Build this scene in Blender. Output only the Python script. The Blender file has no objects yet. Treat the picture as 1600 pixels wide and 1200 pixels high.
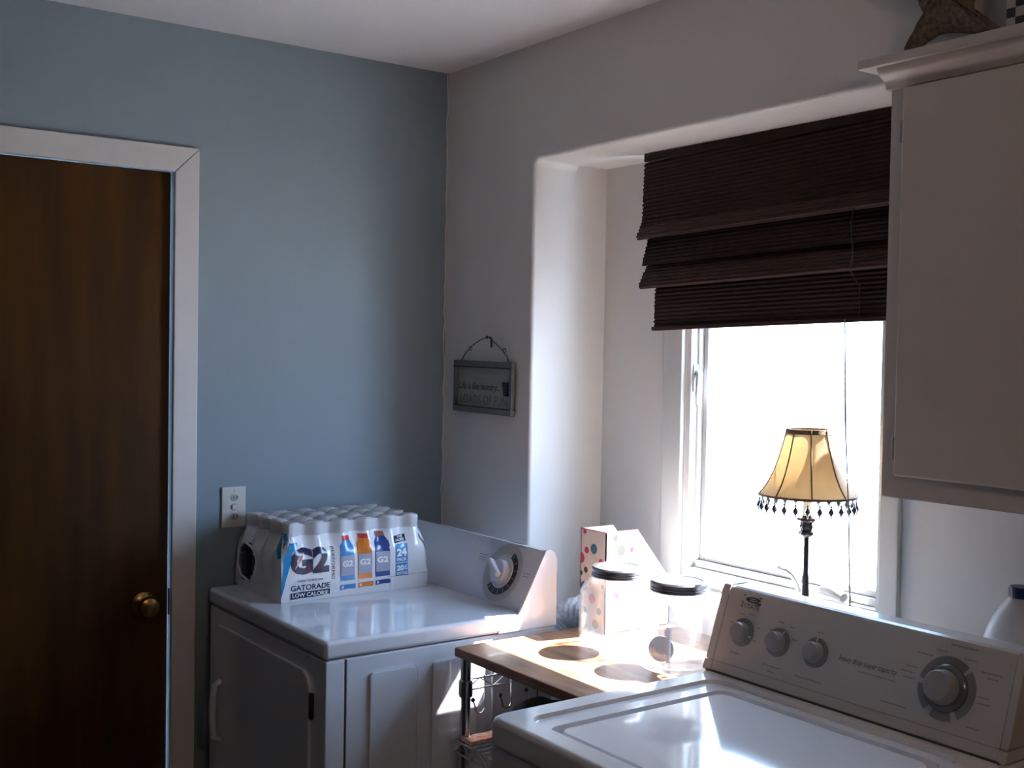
import bpy, bmesh, math, random
from mathutils import Vector, Matrix
random.seed(7)
PI = math.pi
SC = bpy.context.scene
COL = SC.collection

# ------------------------------------------------------------------ camera
CAM = Vector((2.9977, -1.8976, 1.5755)); YAW, PITCH, ROLL, FPX = 0.9474, -0.0277, 0.0170, 1794.2
fw = Vector((-math.sin(YAW)*math.cos(PITCH), math.cos(YAW)*math.cos(PITCH), math.sin(PITCH)))
rt = Vector((math.cos(YAW), math.sin(YAW), 0)); up = rt.cross(fw)
R2 = rt*math.cos(ROLL) + up*math.sin(ROLL); U2 = up*math.cos(ROLL) - rt*math.sin(ROLL)
cd = bpy.data.cameras.new('camera'); cam = bpy.data.objects.new('camera', cd); COL.objects.link(cam)
cam.matrix_world = Matrix(((R2.x, U2.x, -fw.x, CAM.x), (R2.y, U2.y, -fw.y, CAM.y), (R2.z, U2.z, -fw.z, CAM.z), (0, 0, 0, 1)))
cd.sensor_width = 36.0; cd.lens = FPX/1600*36.0; cd.clip_start = 0.02
SC.camera = cam

# ------------------------------------------------------------------ sky, sun, exposure
w = bpy.data.worlds.new('sky'); SC.world = w; w.use_nodes = True
bg = w.node_tree.nodes['Background']; bg.inputs['Color'].default_value = (0.45, 0.67, 1.0, 1); bg.inputs['Strength'].default_value = 8.5
sun = bpy.data.lights.new('sun', 'SUN'); sun.energy = 44.0; sun.angle = math.radians(0.55); sun.color = (1.0, 0.975, 0.95)
so = bpy.data.objects.new('sun', sun); COL.objects.link(so)
SUN_DIR = Vector((-0.207, -1.0, -1.42)).normalized()
so.rotation_euler = SUN_DIR.to_track_quat('-Z', 'Y').to_euler(); so.location = (3, 5, 6)
pl = bpy.data.lights.new('window_portal', 'AREA'); pl.shape = 'RECTANGLE'; pl.size = 0.62; pl.size_y = 1.1; pl.cycles.is_portal = True
po = bpy.data.objects.new('window_portal', pl); COL.objects.link(po); po.location = (1.10, 0.345, 1.50); po.rotation_euler = (-PI/2, 0, 0)
FILL_GLOW = 18.0                                              # added warm fill for the cabinet side, from an unseen globe
SC.view_settings.view_transform = 'Standard'; SC.view_settings.look = 'None'
SC.view_settings.gamma = 1.0; SC.view_settings.use_curve_mapping = False; SC.view_settings.exposure = 1.42
try:
    SC.cycles.max_bounces = 14; SC.cycles.diffuse_bounces = 7; SC.cycles.transparent_max_bounces = 24
    SC.cycles.sample_clamp_indirect = 6.0; SC.cycles.caustics_reflective = True; SC.cycles.caustics_refractive = False
    SC.cycles.use_denoising = True
except Exception:
    pass

# ------------------------------------------------------------------ materials
def mat(name, col, rough=0.5, metal=0.0, coat=0.0, spec=0.5, bump=0.0, bscale=200.0, var=0.0, vscale=8.0, stretch=(1, 1, 1), col2=None, trans=None):
    m = bpy.data.materials.new(name); m.use_nodes = True; nt = m.node_tree; p = nt.nodes['Principled BSDF']
    p.inputs['Base Color'].default_value = (*col, 1); p.inputs['Roughness'].default_value = rough; p.inputs['Metallic'].default_value = metal
    p.inputs['Coat Weight'].default_value = coat; p.inputs['Coat Roughness'].default_value = 0.05; p.inputs['Specular IOR Level'].default_value = spec
    tc = nt.nodes.new('ShaderNodeTexCoord'); mp = nt.nodes.new('ShaderNodeMapping'); mp.inputs['Scale'].default_value = stretch
    nt.links.new(tc.outputs['Object'], mp.inputs['Vector'])
    n = nt.nodes.new('ShaderNodeTexNoise'); n.inputs['Scale'].default_value = vscale; n.inputs['Detail'].default_value = 5
    nt.links.new(mp.outputs['Vector'], n.inputs['Vector'])
    mx = nt.nodes.new('ShaderNodeMix'); mx.data_type = 'RGBA'
    c2 = col2 if col2 else tuple(c*(1-max(var, 0.03)) for c in col)
    mx.inputs[6].default_value = (*col, 1); mx.inputs[7].default_value = (*c2, 1)
    rp = nt.nodes.new('ShaderNodeValToRGB'); rp.color_ramp.elements[0].position = 0.35; rp.color_ramp.elements[1].position = 0.68
    nt.links.new(n.outputs['Fac'], rp.inputs['Fac']); nt.links.new(rp.outputs['Color'], mx.inputs[0]); nt.links.new(mx.outputs[2], p.inputs['Base Color'])
    if bump:
        b = nt.nodes.new('ShaderNodeBump'); b.inputs['Strength'].default_value = bump; b.inputs['Distance'].default_value = 0.002
        n2 = nt.nodes.new('ShaderNodeTexNoise'); n2.inputs['Scale'].default_value = bscale; n2.inputs['Detail'].default_value = 3
        nt.links.new(mp.outputs['Vector'], n2.inputs['Vector']); nt.links.new(n2.outputs['Fac'], b.inputs['Height']); nt.links.new(b.outputs['Normal'], p.inputs['Normal'])
    if trans:                                            # thin cloth or film: part of the light passes through
        tcol, tw = trans; t = nt.nodes.new('ShaderNodeBsdfTranslucent'); t.inputs['Color'].default_value = (*tcol, 1)
        ms = nt.nodes.new('ShaderNodeMixShader'); ms.inputs[0].default_value = tw
        nt.links.new(p.outputs[0], ms.inputs[1]); nt.links.new(t.outputs[0], ms.inputs[2]); nt.links.new(ms.outputs[0], nt.nodes['Material Output'].inputs['Surface'])
    return m

def thin_glass(name, tint=(1, 1, 1), haze=0.0, ior=1.45):
    m = bpy.data.materials.new(name); m.use_nodes = True; nt = m.node_tree
    nt.nodes.remove(nt.nodes['Principled BSDF']); out = nt.nodes['Material Output']
    t = nt.nodes.new('ShaderNodeBsdfTransparent'); t.inputs[0].default_value = (*tint, 1)
    g = nt.nodes.new('ShaderNodeBsdfGlossy'); g.inputs['Roughness'].default_value = 0.03
    f = nt.nodes.new('ShaderNodeFresnel'); ge = nt.nodes.new('ShaderNodeNewGeometry'); mi = nt.nodes.new('ShaderNodeMapRange')
    mi.inputs['To Min'].default_value = ior; mi.inputs['To Max'].default_value = 1/ior; nt.links.new(ge.outputs['Backfacing'], mi.inputs['Value']); nt.links.new(mi.outputs[0], f.inputs[0])   # same reflectance on both sides of a thin sheet
    x = nt.nodes.new('ShaderNodeMixShader'); nt.links.new(f.outputs[0], x.inputs[0]); nt.links.new(t.outputs[0], x.inputs[1]); nt.links.new(g.outputs[0], x.inputs[2])
    last = x
    if haze:
        d = nt.nodes.new('ShaderNodeBsdfDiffuse'); d.inputs[0].default_value = (.9, .9, .92, 1)
        tr = nt.nodes.new('ShaderNodeBsdfTranslucent'); tr.inputs[0].default_value = (.9, .9, .92, 1)
        a = nt.nodes.new('ShaderNodeMixShader'); nt.links.new(d.outputs[0], a.inputs[1]); nt.links.new(tr.outputs[0], a.inputs[2])
        n = nt.nodes.new('ShaderNodeTexNoise'); n.inputs['Scale'].default_value = 45; n.inputs['Detail'].default_value = 4
        mr = nt.nodes.new('ShaderNodeMapRange'); mr.inputs['From Min'].default_value = .3; mr.inputs['From Max'].default_value = .75; mr.inputs['To Min'].default_value = haze*.5; mr.inputs['To Max'].default_value = haze*1.5
        nt.links.new(n.outputs['Fac'], mr.inputs['Value'])
        y = nt.nodes.new('ShaderNodeMixShader'); nt.links.new(mr.outputs[0], y.inputs[0]); nt.links.new(x.outputs[0], y.inputs[1]); nt.links.new(a.outputs[0], y.inputs[2]); last = y
    nt.links.new(last.outputs[0], out.inputs['Surface'])
    return m

M = {}
M['wall'] = mat('wall_paint_grey_white', (.72, .695, .67), .75, bump=.15, bscale=260, var=.03, vscale=3)
M['blue'] = mat('wall_paint_blue', (.225, .285, .325), .7, bump=.2, bscale=240, var=.05, vscale=3)
M['ceil'] = mat('ceiling_paint', (.74, .73, .74), .85, bump=.25, bscale=150, var=.03, vscale=2)
M['dim_wall'] = mat('unseen_wall_dark', (.10, .075, .055), .6, var=.2, vscale=4)  # unseen walls coloured dark to lower the light they bounce back
M['trim'] = mat('trim_paint', (.66, .64, .62), .4, bump=.05, bscale=60, var=.04, vscale=6)
M['cab'] = mat('cabinet_paint', (.56, .51, .47), .38, bump=.05, bscale=80, var=.04, vscale=4)
M['door'] = mat('door_veneer', (.070, .028, .005), .45, spec=.14, col2=(.036, .0135, .003), vscale=3.0, stretch=(5, 5, .55), bump=.1, bscale=30, coat=.12)
M['floor'] = mat('vinyl_floor', (.075, .055, .042), .45, col2=(.05, .037, .03), vscale=5, stretch=(1, 6, 1))
M['enamel'] = mat('white_enamel', (.74, .745, .76), .10, coat=.5, var=.02, vscale=2)
M['enamel_d'] = mat('dryer_enamel', (.655, .69, .755), .13, coat=.5, var=.02, vscale=2)
M['panelgrey'] = mat('console_plastic', (.50, .49, .48), .20, var=.03, vscale=30)
M['seam'] = mat('seam_shadow', (.05, .05, .06), .6)  # near-black colour painted in as the shade inside seams and gaps
M['knobgrey'] = mat('knob_grey_plastic', (.30, .30, .30), .3, var=.05, vscale=40)
M['knobdark'] = mat('knob_smoke_plastic', (.10, .105, .11), .22, coat=.4)
M['ringgrey'] = mat('dial_print_grey', (.20, .205, .21), .4)
M['print'] = mat('print_dark', (.045, .045, .05), .5)
M['printmid'] = mat('print_mid_grey', (.26, .26, .27), .5)
M['white_ink'] = mat('print_white', (.8, .8, .8), .5)
M['black'] = mat('black_plastic', (.012, .012, .014), .35)
M['chrome'] = mat('chrome', (.62, .62, .64), .16, metal=1.0, bump=.05, bscale=300)
M['steel'] = mat('brushed_steel_lid', (.36, .37, .40), .28, metal=1.0, bump=.1, bscale=200)
M['brass'] = mat('aged_brass', (.42, .28, .10), .25, metal=1.0, var=.3, vscale=60)
M['wood'] = mat('dark_board_wood', (.34, .168, .080), .36, spec=.3, col2=(.11, .046, .020), vscale=5.0, stretch=(1.2, 7, 7), coat=.08, bump=.12, bscale=25)
M['blind'] = mat('woven_reed', (.036, .0125, .008), .6, spec=.2, col2=(.008, .004, .0035), vscale=60, stretch=(.35, 3, 9), bump=.4, bscale=120)
M['reedlip'] = mat('reed_lip', (.060, .021, .012), .55, spec=.3, col2=(.015, .006, .0045), vscale=50, stretch=(.3, 3, 9), bump=.4, bscale=120)
M['cord'] = mat('cord_black', (.03, .028, .026), .7)
M['cordgrey'] = mat('cord_grey', (.28, .28, .28), .7)
M['crank'] = mat('crank_grey_metal', (.26, .265, .28), .35)
M['sash'] = mat('sash_grey_white', (.36, .36, .37), .45, var=.08, vscale=12)
M['frame'] = mat('window_frame_white', (.52, .52, .51), .4, var=.03, vscale=6)
M['shade'] = mat('lampshade_silk', (.34, .24, .135), .75, bump=.15, bscale=400, var=.08, vscale=30, trans=((.34, .215, .095), .30))
M['shadetrim'] = mat('lampshade_trim', (.17, .10, .055), .8, bump=.5, bscale=500, var=.2, vscale=200)
M['bead'] = mat('smoke_bead', (.035, .035, .05), .15, coat=.6)
M['bronze'] = mat('dark_bronze', (.040, .034, .036), .32, metal=.6, var=.3, vscale=90, bump=.4, bscale=160)
M['candle'] = mat('candle_sleeve', (.80, .76, .66), .5, trans=((.8, .75, .62), .3))
M['foil'] = mat('duct_foil', (.82, .82, .83), .38, metal=.35, bump=1.0, bscale=130, var=.2, vscale=120)
M['bottlewhite'] = mat('bottle_white_plastic', (.62, .64, .68), .35, trans=((.7, .72, .78), .15))
M['bluecap'] = mat('cap_navy', (.012, .03, .12), .35)
M['star'] = mat('dried_starfish', (.27, .205, .155), .9, col2=(.13, .095, .07), vscale=120, bump=1.0, bscale=75)
M['film'] = mat('white_film', (.72, .72, .75), .22, coat=.4, bump=.25, bscale=70, var=.03, vscale=20)
M['capwhite'] = mat('bottle_cap', (.60, .47, .36), .4)
M['drink'] = mat('navy_drink_bottle', (.012, .016, .03), .15, coat=.5)
M['cyan'] = mat('ink_cyan', (.02, .27, .56), .25, coat=.3)
M['navy'] = mat('ink_navy', (.022, .028, .075), .25, coat=.3)
M['ink_blue'] = mat('ink_blue', (.055, .25, .56), .25, coat=.3)
M['ink_orange'] = mat('ink_orange', (.70, .20, .025), .25, coat=.3)
M['ink_royal'] = mat('ink_royal', (.025, .06, .26), .25, coat=.3)
M['ink_red'] = mat('ink_red', (.55, .045, .05), .25, coat=.3)
M['ink_grey'] = mat('ink_grey', (.34, .37, .48), .25, coat=.3)
M['ink_brown'] = mat('ink_brown', (.30, .12, .08), .25, coat=.3)
M['plate'] = mat('switch_plate', (.62, .60, .56), .35)
M['plate_dark'] = mat('switch_inset', (.40, .38, .35), .4)
M['galv'] = mat('galvanised_frame', (.20, .215, .22), .45, metal=.6, var=.15, vscale=40)
M['signface'] = mat('sign_face', (.32, .315, .28), .22, coat=.4, var=.12, vscale=9)
M['signpale'] = mat('sign_pale_lettering', (.10, .10, .10), .5)
M['paper'] = mat('patterned_paper', (.70, .62, .52), .6, col2=(.72, .10, .04), vscale=70)
M['pouch'] = mat('dark_glitter_cloth', (.008, .0075, .008), .8, spec=.12, bump=1.0, bscale=220)
M['card'] = mat('file_card_white', (.66, .64, .64), .5, var=.02)
M['dotpink'] = mat('dot_pink', (.48, .030, .10), .5)
M['dotblue'] = mat('dot_blue', (.035, .15, .26), .5)
M['dotolive'] = mat('dot_olive', (.18, .15, .05), .5)
M['dotgrey'] = mat('dot_grey', (.27, .29, .34), .5)
M['dotsage'] = mat('dot_dark_sage', (.075, .075, .05), .5)
M['lineg'] = mat('swirl_line', (.50, .47, .45), .5)
M['scoop'] = mat('grey_scoop_plastic', (.62, .64, .70), .4)
M['ground'] = mat('concrete_ground', (.55, .53, .50), .9, var=.1, vscale=2)
M['glass'] = thin_glass('window_glass')
M['jar'] = thin_glass('jar_glass', (.965, .975, .985), haze=.042, ior=1.6)  # white haze mixed into the glass stands in for sun glare
# translucent stretched film over the caps
mf = bpy.data.materials.new('clear_film'); mf.use_nodes = True; nt = mf.node_tree
tb = nt.nodes.new('ShaderNodeBsdfTransparent'); mxs = nt.nodes.new('ShaderNodeMixShader'); mxs.inputs[0].default_value = .80
p_ = nt.nodes['Principled BSDF']; p_.inputs['Base Color'].default_value = (.70, .71, .75, 1); p_.inputs['Roughness'].default_value = .18; p_.inputs['Coat Weight'].default_value = .5
nz = nt.nodes.new('ShaderNodeTexNoise'); nz.inputs['Scale'].default_value = 60; bp = nt.nodes.new('ShaderNodeBump'); bp.inputs['Strength'].default_value = .5; bp.inputs['Distance'].default_value = .004
nt.links.new(nz.outputs['Fac'], bp.inputs['Height']); nt.links.new(bp.outputs['Normal'], p_.inputs['Normal'])
nt.links.new(tb.outputs[0], mxs.inputs[1]); nt.links.new(p_.outputs[0], mxs.inputs[2]); nt.links.new(mxs.outputs[0], nt.nodes['Material Output'].inputs['Surface'])
M['clearfilm'] = mf
# black and white check print
mc = bpy.data.materials.new('check_print'); mc.use_nodes = True; nt = mc.node_tree
tc = nt.nodes.new('ShaderNodeTexCoord'); ck = nt.nodes.new('ShaderNodeTexChecker'); ck.inputs['Scale'].default_value = 1/.0165
ck.inputs['Color1'].default_value = (.01, .01, .01, 1); ck.inputs['Color2'].default_value = (.42, .40, .36, 1)
nt.links.new(tc.outputs['Object'], ck.inputs['Vector']); nt.links.new(ck.outputs['Color'], nt.nodes['Principled BSDF'].inputs['Base Color'])
M['check'] = mc

# ------------------------------------------------------------------ helpers
OFF = {}
def thing(name, label, cat, loc=(0, 0, 0), group=None, kind=None):
    o = bpy.data.objects.new(name, None); COL.objects.link(o); o.location = loc; o.empty_display_size = .05; OFF[o] = Vector(loc)
    if kind: o['kind'] = kind
    tagset(o, label, cat, group); return o
def tagset(o, label=None, cat=None, group=None, kind=None):
    if label: o['label'] = label
    if cat: o['category'] = cat
    if group: o['group'] = group
    if kind: o['kind'] = kind
    return o
def obj(name, bm, m, parent=None, label=None, smooth=35, loc=None, mats=None):
    me = bpy.data.meshes.new(name)
    off = OFF[parent] if parent is not None else Vector(loc or (0, 0, 0))
    if off.length: bmesh.ops.translate(bm, verts=bm.verts, vec=-off)
    bmesh.ops.recalc_face_normals(bm, faces=bm.faces)
    bm.to_mesh(me); bm.free()
    for mm in (mats or [m]): me.materials.append(M[mm] if isinstance(mm, str) else mm)
    if smooth:
        me.polygons.foreach_set('use_smooth', [True]*len(me.polygons))
        try: me.set_sharp_from_angle(angle=math.radians(smooth))
        except Exception: pass
    o = bpy.data.objects.new(name, me); COL.objects.link(o)
    if smooth and smooth < 55:
        wm = o.modifiers.new('weighted_normal', 'WEIGHTED_NORMAL'); wm.keep_sharp = True; wm.weight = 80
    if parent is not None: o.parent = parent
    elif loc: o.location = loc
    OFF[o] = off
    if label: o['label'] = label
    return o
def inst(src, parent, loc):
    o = src.copy(); COL.objects.link(o); o.parent = parent; o.location = loc; OFF[o] = OFF[src]; return o
def new(): return bmesh.new()
def box(bm, lo, hi, bev=0.0, seg=2):
    t = bmesh.new(); bmesh.ops.create_cube(t, size=1)
    for v in t.verts: v.co = Vector([(lo[i]+hi[i])/2 + v.co[i]*(hi[i]-lo[i]) for i in range(3)])
    if bev: bmesh.ops.bevel(t, geom=t.edges[:], offset=bev, segments=seg, profile=.5, affect='EDGES')
    merge(bm, t)
def merge(bm, t, mi=None):
    vm = {}
    for v in t.verts: vm[v] = bm.verts.new(v.co)
    for f in t.faces:
        try:
            g = bm.faces.new([vm[v] for v in f.verts]); g.material_index = f.material_index if mi is None else mi
        except ValueError: pass
    t.free()
def extrude(bm, pts, vec, bev=0.0, seg=2):
    t = bmesh.new(); vec = Vector(vec)
    a = [t.verts.new(Vector(p)) for p in pts]; b = [t.verts.new(Vector(p)+vec) for p in pts]; n = len(pts)
    t.faces.new(a); t.faces.new(b[::-1])
    for i in range(n): t.faces.new([a[i], b[i], b[(i+1) % n], a[(i+1) % n]])
    if bev:
        bmesh.ops.recalc_face_normals(t, faces=t.faces)
        ed = [e for e in t.edges if (e.verts[0] in set(a)) == (e.verts[1] in set(a))]
        bmesh.ops.bevel(t, geom=ed, offset=bev, segments=seg, profile=.5, affect='EDGES')
    merge(bm, t)
def rrect(u0, u1, v0, v1, r, n=5):
    out = []
    for cx, cy, a0 in ((u1-r, v1-r, 0), (u0+r, v1-r, PI/2), (u0+r, v0+r, PI), (u1-r, v0+r, 1.5*PI)):
        for k in range(n+1):
            a = a0+k*PI/2/n; out.append((cx+r*math.cos(a), cy+r*math.sin(a)))
    return out
def lathe(bm, prof, n=24, mtx=None):
    mtx = mtx or Matrix.Identity(4); rings = []
    for r, z in prof:
        if r < 1e-6: rings.append([bm.verts.new(mtx @ Vector((0, 0, z)))])
        else: rings.append([bm.verts.new(mtx @ Vector((r*math.cos(2*PI*k/n), r*math.sin(2*PI*k/n), z))) for k in range(n)])
    for a, b in zip(rings, rings[1:]):
        for k in range(n):
            k2 = (k+1) % n
            if len(a) == 1 and len(b) == 1: continue
            if len(a) == 1: bm.faces.new([a[0], b[k], b[k2]])
            elif len(b) == 1: bm.faces.new([a[k], b[0], a[k2]])
            else: bm.faces.new([a[k], b[k], b[k2], a[k2]])
def tube(bm, pts, r, n=8, closed=False, radii=None):
    pts = [Vector(p) for p in pts]; N = len(pts); rings = []; ref = None
    for i, p in enumerate(pts):
        if closed: d = pts[(i+1) % N]-pts[i-1]
        else: d = pts[min(i+1, N-1)]-pts[max(i-1, 0)]
        d.normalize()
        if ref is None: ref = d.orthogonal().normalized()
        ref = (ref - d*ref.dot(d)); ref = ref.normalized() if ref.length > 1e-6 else d.orthogonal().normalized()
        q = d.cross(ref); rr = radii[i] if radii else r
        rings.append([bm.verts.new(p + (ref*math.cos(2*PI*k/n)+q*math.sin(2*PI*k/n))*rr) for k in range(n)])
    for i in range(N if closed else N-1):
        a, b = rings[i], rings[(i+1) % N]
        for k in range(n): bm.faces.new([a[k], a[(k+1) % n], b[(k+1) % n], b[k]])
    if not closed: bm.faces.new(rings[0][::-1]); bm.faces.new(rings[-1])
def frame(O, U, V):
    U = Vector(U).normalized(); V = Vector(V).normalized(); N = U.cross(V); O = Vector(O)
    return Matrix(((U.x, V.x, N.x, O.x), (U.y, V.y, N.y, O.y), (U.z, V.z, N.z, O.z), (0, 0, 0, 1)))
_TX = {}
def text2d(s, bold=0.0, shear=0.0):
    key = (s, bold, shear)
    if key not in _TX:
        cu = bpy.data.curves.new('t', 'FONT'); cu.body = s; cu.size = 1; cu.offset = bold; cu.shear = shear; cu.fill_mode = 'FRONT'; cu.resolution_u = 3
        o = bpy.data.objects.new('t', cu); COL.objects.link(o); dg = bpy.context.evaluated_depsgraph_get(); dg.update()
        me = bpy.data.meshes.new_from_object(o.evaluated_get(dg)); vs = [(v.co.x, v.co.y) for v in me.vertices]; fs = [tuple(f.vertices) for f in me.polygons]
        bpy.data.objects.remove(o); bpy.data.curves.remove(cu); bpy.data.meshes.remove(me)
        x0, x1 = min(v[0] for v in vs), max(v[0] for v in vs); y0, y1 = min(v[1] for v in vs), max(v[1] for v in vs)
        _TX[key] = ([((x-x0)/(x1-x0), (y-y0)/(y1-y0)) for x, y in vs], fs)
    return _TX[key]
def text(bm, s, u0, u1, v0, v1, f, bold=0.0, shear=0.0, rot=False, cuts=None, mi=0):
    vs, fs = text2d(s, bold, shear)
    if rot: q = [(u0+v*(u1-u0), v1-u*(v1-v0)) for u, v in vs]
    else: q = [(u0+u*(u1-u0), v0+v*(v1-v0)) for u, v in vs]
    flat(bm, q, fs, f, cuts, mi)
def flat(bm, q, fs, f, cuts=None, mi=0):
    t = bmesh.new(); vv = [t.verts.new((u, v, 0)) for u, v in q]
    for a in fs:
        try: t.faces.new([vv[i] for i in a])
        except ValueError: pass
    if cuts:
        us, ws = cuts; lo = (min(a[0] for a in q), min(a[1] for a in q)); hi = (max(a[0] for a in q), max(a[1] for a in q))
        for u in us:
            if lo[0] < u < hi[0]: bmesh.ops.bisect_plane(t, geom=t.verts[:]+t.edges[:]+t.faces[:], plane_co=(u, 0, 0), plane_no=(1, 0, 0))
        for v in ws:
            if lo[1] < v < hi[1]: bmesh.ops.bisect_plane(t, geom=t.verts[:]+t.edges[:]+t.faces[:], plane_co=(0, v, 0), plane_no=(0, 1, 0))
    for v in t.verts: v.co = Vector(f(v.co.x, v.co.y))
    merge(bm, t, mi)
def poly(bm, pts, f, cuts=None, mi=0): flat(bm, pts, [tuple(range(len(pts)))], f, cuts, mi)
def circ(cx, cy, r, n=20, r2=None): return [(cx+r*math.cos(2*PI*k/n), cy+(r2 or r)*math.sin(2*PI*k/n)) for k in range(n)]
def arcband(cu, cv, r0, r1, a0, a1, n=24):
    A = [a0+(a1-a0)*k/n for k in range(n+1)]
    q = [(cu+r0*math.cos(a), cv+r0*math.sin(a)) for a in A]+[(cu+r1*math.cos(a), cv+r1*math.sin(a)) for a in A]
    return q, [(k, k+1, n+2+k, n+1+k) for k in range(n)]
def onplane(F, eps=.0006): return lambda u, v: F @ Vector((u, v, eps))

# ------------------------------------------------------------------ room shell
H = 2.424; NX, ND, NZ, NR = .447, .261, 2.107, 2.62; RX, FY = 4.2, -3.6
def setting(name, bm, m, smooth=30): o = obj(name, bm, m, smooth=smooth); o['kind'] = 'structure'; return o
bm = new(); box(bm, (-.3, FY-.15, -.12), (RX+.15, .55, 0)); setting('floor', bm, 'floor')
bm = new(); box(bm, (-.15, FY-.15, H), (RX+.15, .16, H+.12)); setting('ceiling', bm, 'ceil')
# blue wall with the door opening
DY0, DY1, DZ = -1.66, -.85, 2.040
bm = new(); extrude(bm, [(0, .16, 0), (0, .16, H), (0, FY-.15, H), (0, FY-.15, 0), (0, DY0, 0), (0, DY0, DZ), (0, DY1, DZ), (0, DY1, 0)], (-.15, 0, 0)); setting('wall_left', bm, 'blue')
# window wall: face with a notch for the deep recess (rounded plaster corner), then the recess itself
notch = [(NX, 0)]
r = .022
for k in range(7): a = PI - k*PI/2/6; notch.append((NX+r+r*math.cos(a), NZ-r+r*math.sin(a)))
notch += [(NR, NZ), (NR, 0)]
outl = [(0, 0), *notch, (RX+.15, 0), (RX+.15, H), (0, H)]
bm = new(); t = bmesh.new()
a = [t.verts.new((x, 0, z)) for x, z in outl]; b = [t.verts.new((x, .15, z)) for x, z in outl]; n = len(outl)
t.faces.new(a); t.faces.new(b[::-1])
for i in range(n): t.faces.new([a[i], b[i], b[(i+1) % n], a[(i+1) % n]])
bmesh.ops.recalc_face_normals(t, faces=t.faces)
ne = [e for e in t.edges if e.verts[0] in a[1:1+len(notch)] and e.verts[1] in a[1:1+len(notch)] and not (e.verts[0].co.z < 1e-6 and e.verts[1].co.z < 1e-6)]
bmesh.ops.bevel(t, geom=ne, offset=.010, segments=4, profile=.5, affect='EDGES')
merge(bm, t)
box(bm, (NX-.12, .15, 0), (NX, .338, NZ+.12)); box(bm, (NX, .15, NZ), (NR+.12, .338, NZ+.12)); box(bm, (NR, .15, 0), (NR+.12, .338, NZ))
WX0, WX1, WZ0, WZ1 = .790, 1.420, .990, 2.02
for lo, hi in (((NX, ND, 0), (WX0, .338, NZ)), ((WX1, ND, 0), (NR, .338, NZ)), ((WX0, ND, 0), (WX1, .338, WZ0)), ((WX0, ND, WZ1), (WX1, .338, NZ))): box(bm, lo, hi)
setting('wall_back', bm, 'wall')
bm = new(); box(bm, (RX, FY-.15, 0), (RX+.15, 0, H)); setting('wall_right', bm, 'dim_wall')
bm = new(); box(bm, (0, FY-.15, 0), (RX, FY, H)); setting('wall_front', bm, 'dim_wall')
bm = new(); box(bm, (-6, .55, -.8), (9, 14, -.6)); setting('ground_outside', bm, 'ground')

bm = new(); rc = random.Random(5); tube(bm, [(.0015+rc.uniform(0, .0016), -.0035+rc.uniform(-.003, .002), .02+k*.0343) for k in range(71)], .0022, 5); setting('trim_2', bm, 'trim')   # uneven paint edge in the corner
# door in the blue wall
d = thing('door_1', 'plain dark brown wooden door with brass knob in white casing', None, (0, -1.25, 0), kind='structure')
bm = new(); box(bm, (-.052, DY0+.004, .008), (-.012, DY1-.006, DZ-.004), .002); slab = obj('door_slab', bm, 'door', d, 'dark brown wood veneer slab')
cw = .056
def casing(pts, m): 
    bm = new(); extrude(bm, pts, (.016, 0, 0), .004, 2); return bm
obj('casing_head', casing([(0, DY1-.004, DZ-.004), (0, DY1+.006+cw, DZ+.006+cw), (0, DY0-.006-cw, DZ+.006+cw), (0, DY0+.004, DZ-.004)], 0), 'trim', d)
obj('casing_side', casing([(0, DY1-.004, 0), (0, DY1+.006+cw, 0), (0, DY1+.006+cw, DZ+.0055+cw), (0, DY1-.004, DZ-.0045)], 0), 'trim', d)
obj('casing_side', casing([(0, DY0+.004, 0), (0, DY0-.006-cw, 0), (0, DY0-.006-cw, DZ+.0055+cw), (0, DY0+.004, DZ-.0045)], 0), 'trim', d)
kx = frame((-.012, -.922, .895), (0, 1, 0), (0, 0, 1))
bm = new(); lathe(bm, [(0, 0), (.033, 0), (.032, .005), (.025, .010), (.013, .012), (.012, .026), (.018, .032), (.0265, .042), (.028, .052), (.025, .060), (.016, .064), (0, .064)], 28, kx); kn = obj('knob', bm, 'brass', d, 'round brass knob')
bm = new(); lathe(bm, [(0, .064), (.009, .064), (.009, .067), (0, .067)], 16, kx); box(bm, (.0545, -.9235, .8885), (.0557, -.9205, .9015)); obj('lock_cylinder', bm, 'brass', kn)
bm = new(); box(bm, (-.011, DY1-.006, .86), (-.006, DY1-.0015, .93)); obj('strike_plate', bm, 'black', d, 'dark worn strike plate')

# window
wn = thing('window_1', 'casement window with white frame, lock lever and crank, overexposed daylight outside', None, (1.1, .26, .99), kind='structure')
def wpart(name, boxes, m, bev=.003, parent=None, label=None):
    bm = new()
    for lo, hi in boxes: box(bm, lo, hi, bev)
    return obj(name, bm, m, parent or wn, label)
wpart('casing', [((.716, .245, .972), (.787, .2605, 2.085))], 'frame', .004)
wpart('casing', [((1.418, .245, .972), (1.468, .2605, 2.085))], 'frame', .004)
wpart('casing', [((.787, .245, 2.016), (1.418, .2605, 2.085))], 'frame', .004)
wpart('jamb', [((.790, .2615, .99), (.806, .338, 2.02)), ((1.402, .2615, .99), (1.420, .338, 2.02)), ((.806, .2615, 2.0), (1.402, .338, 2.02))], 'frame', .001)
wpart('stop', [((.806, .285, .99), (.813, .338, 2.0)), ((1.395, .285, .99), (1.402, .338, 2.0))], 'frame', .001)
wpart('frame_sill', [((.806, .262, .985), (1.402, .338, 1.012)), ((.806, .285, 1.012), (1.402, .338, 1.030))], 'frame', .003)
sa = wpart('sash', [((.813, .300, 1.030), (.829, .335, 2.0)), ((1.374, .300, 1.030), (1.395, .335, 2.0)), ((.829, .300, 1.030), (1.374, .335, 1.046)), ((.829, .300, 1.984), (1.374, .335, 2.0))], 'sash', .003)
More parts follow.
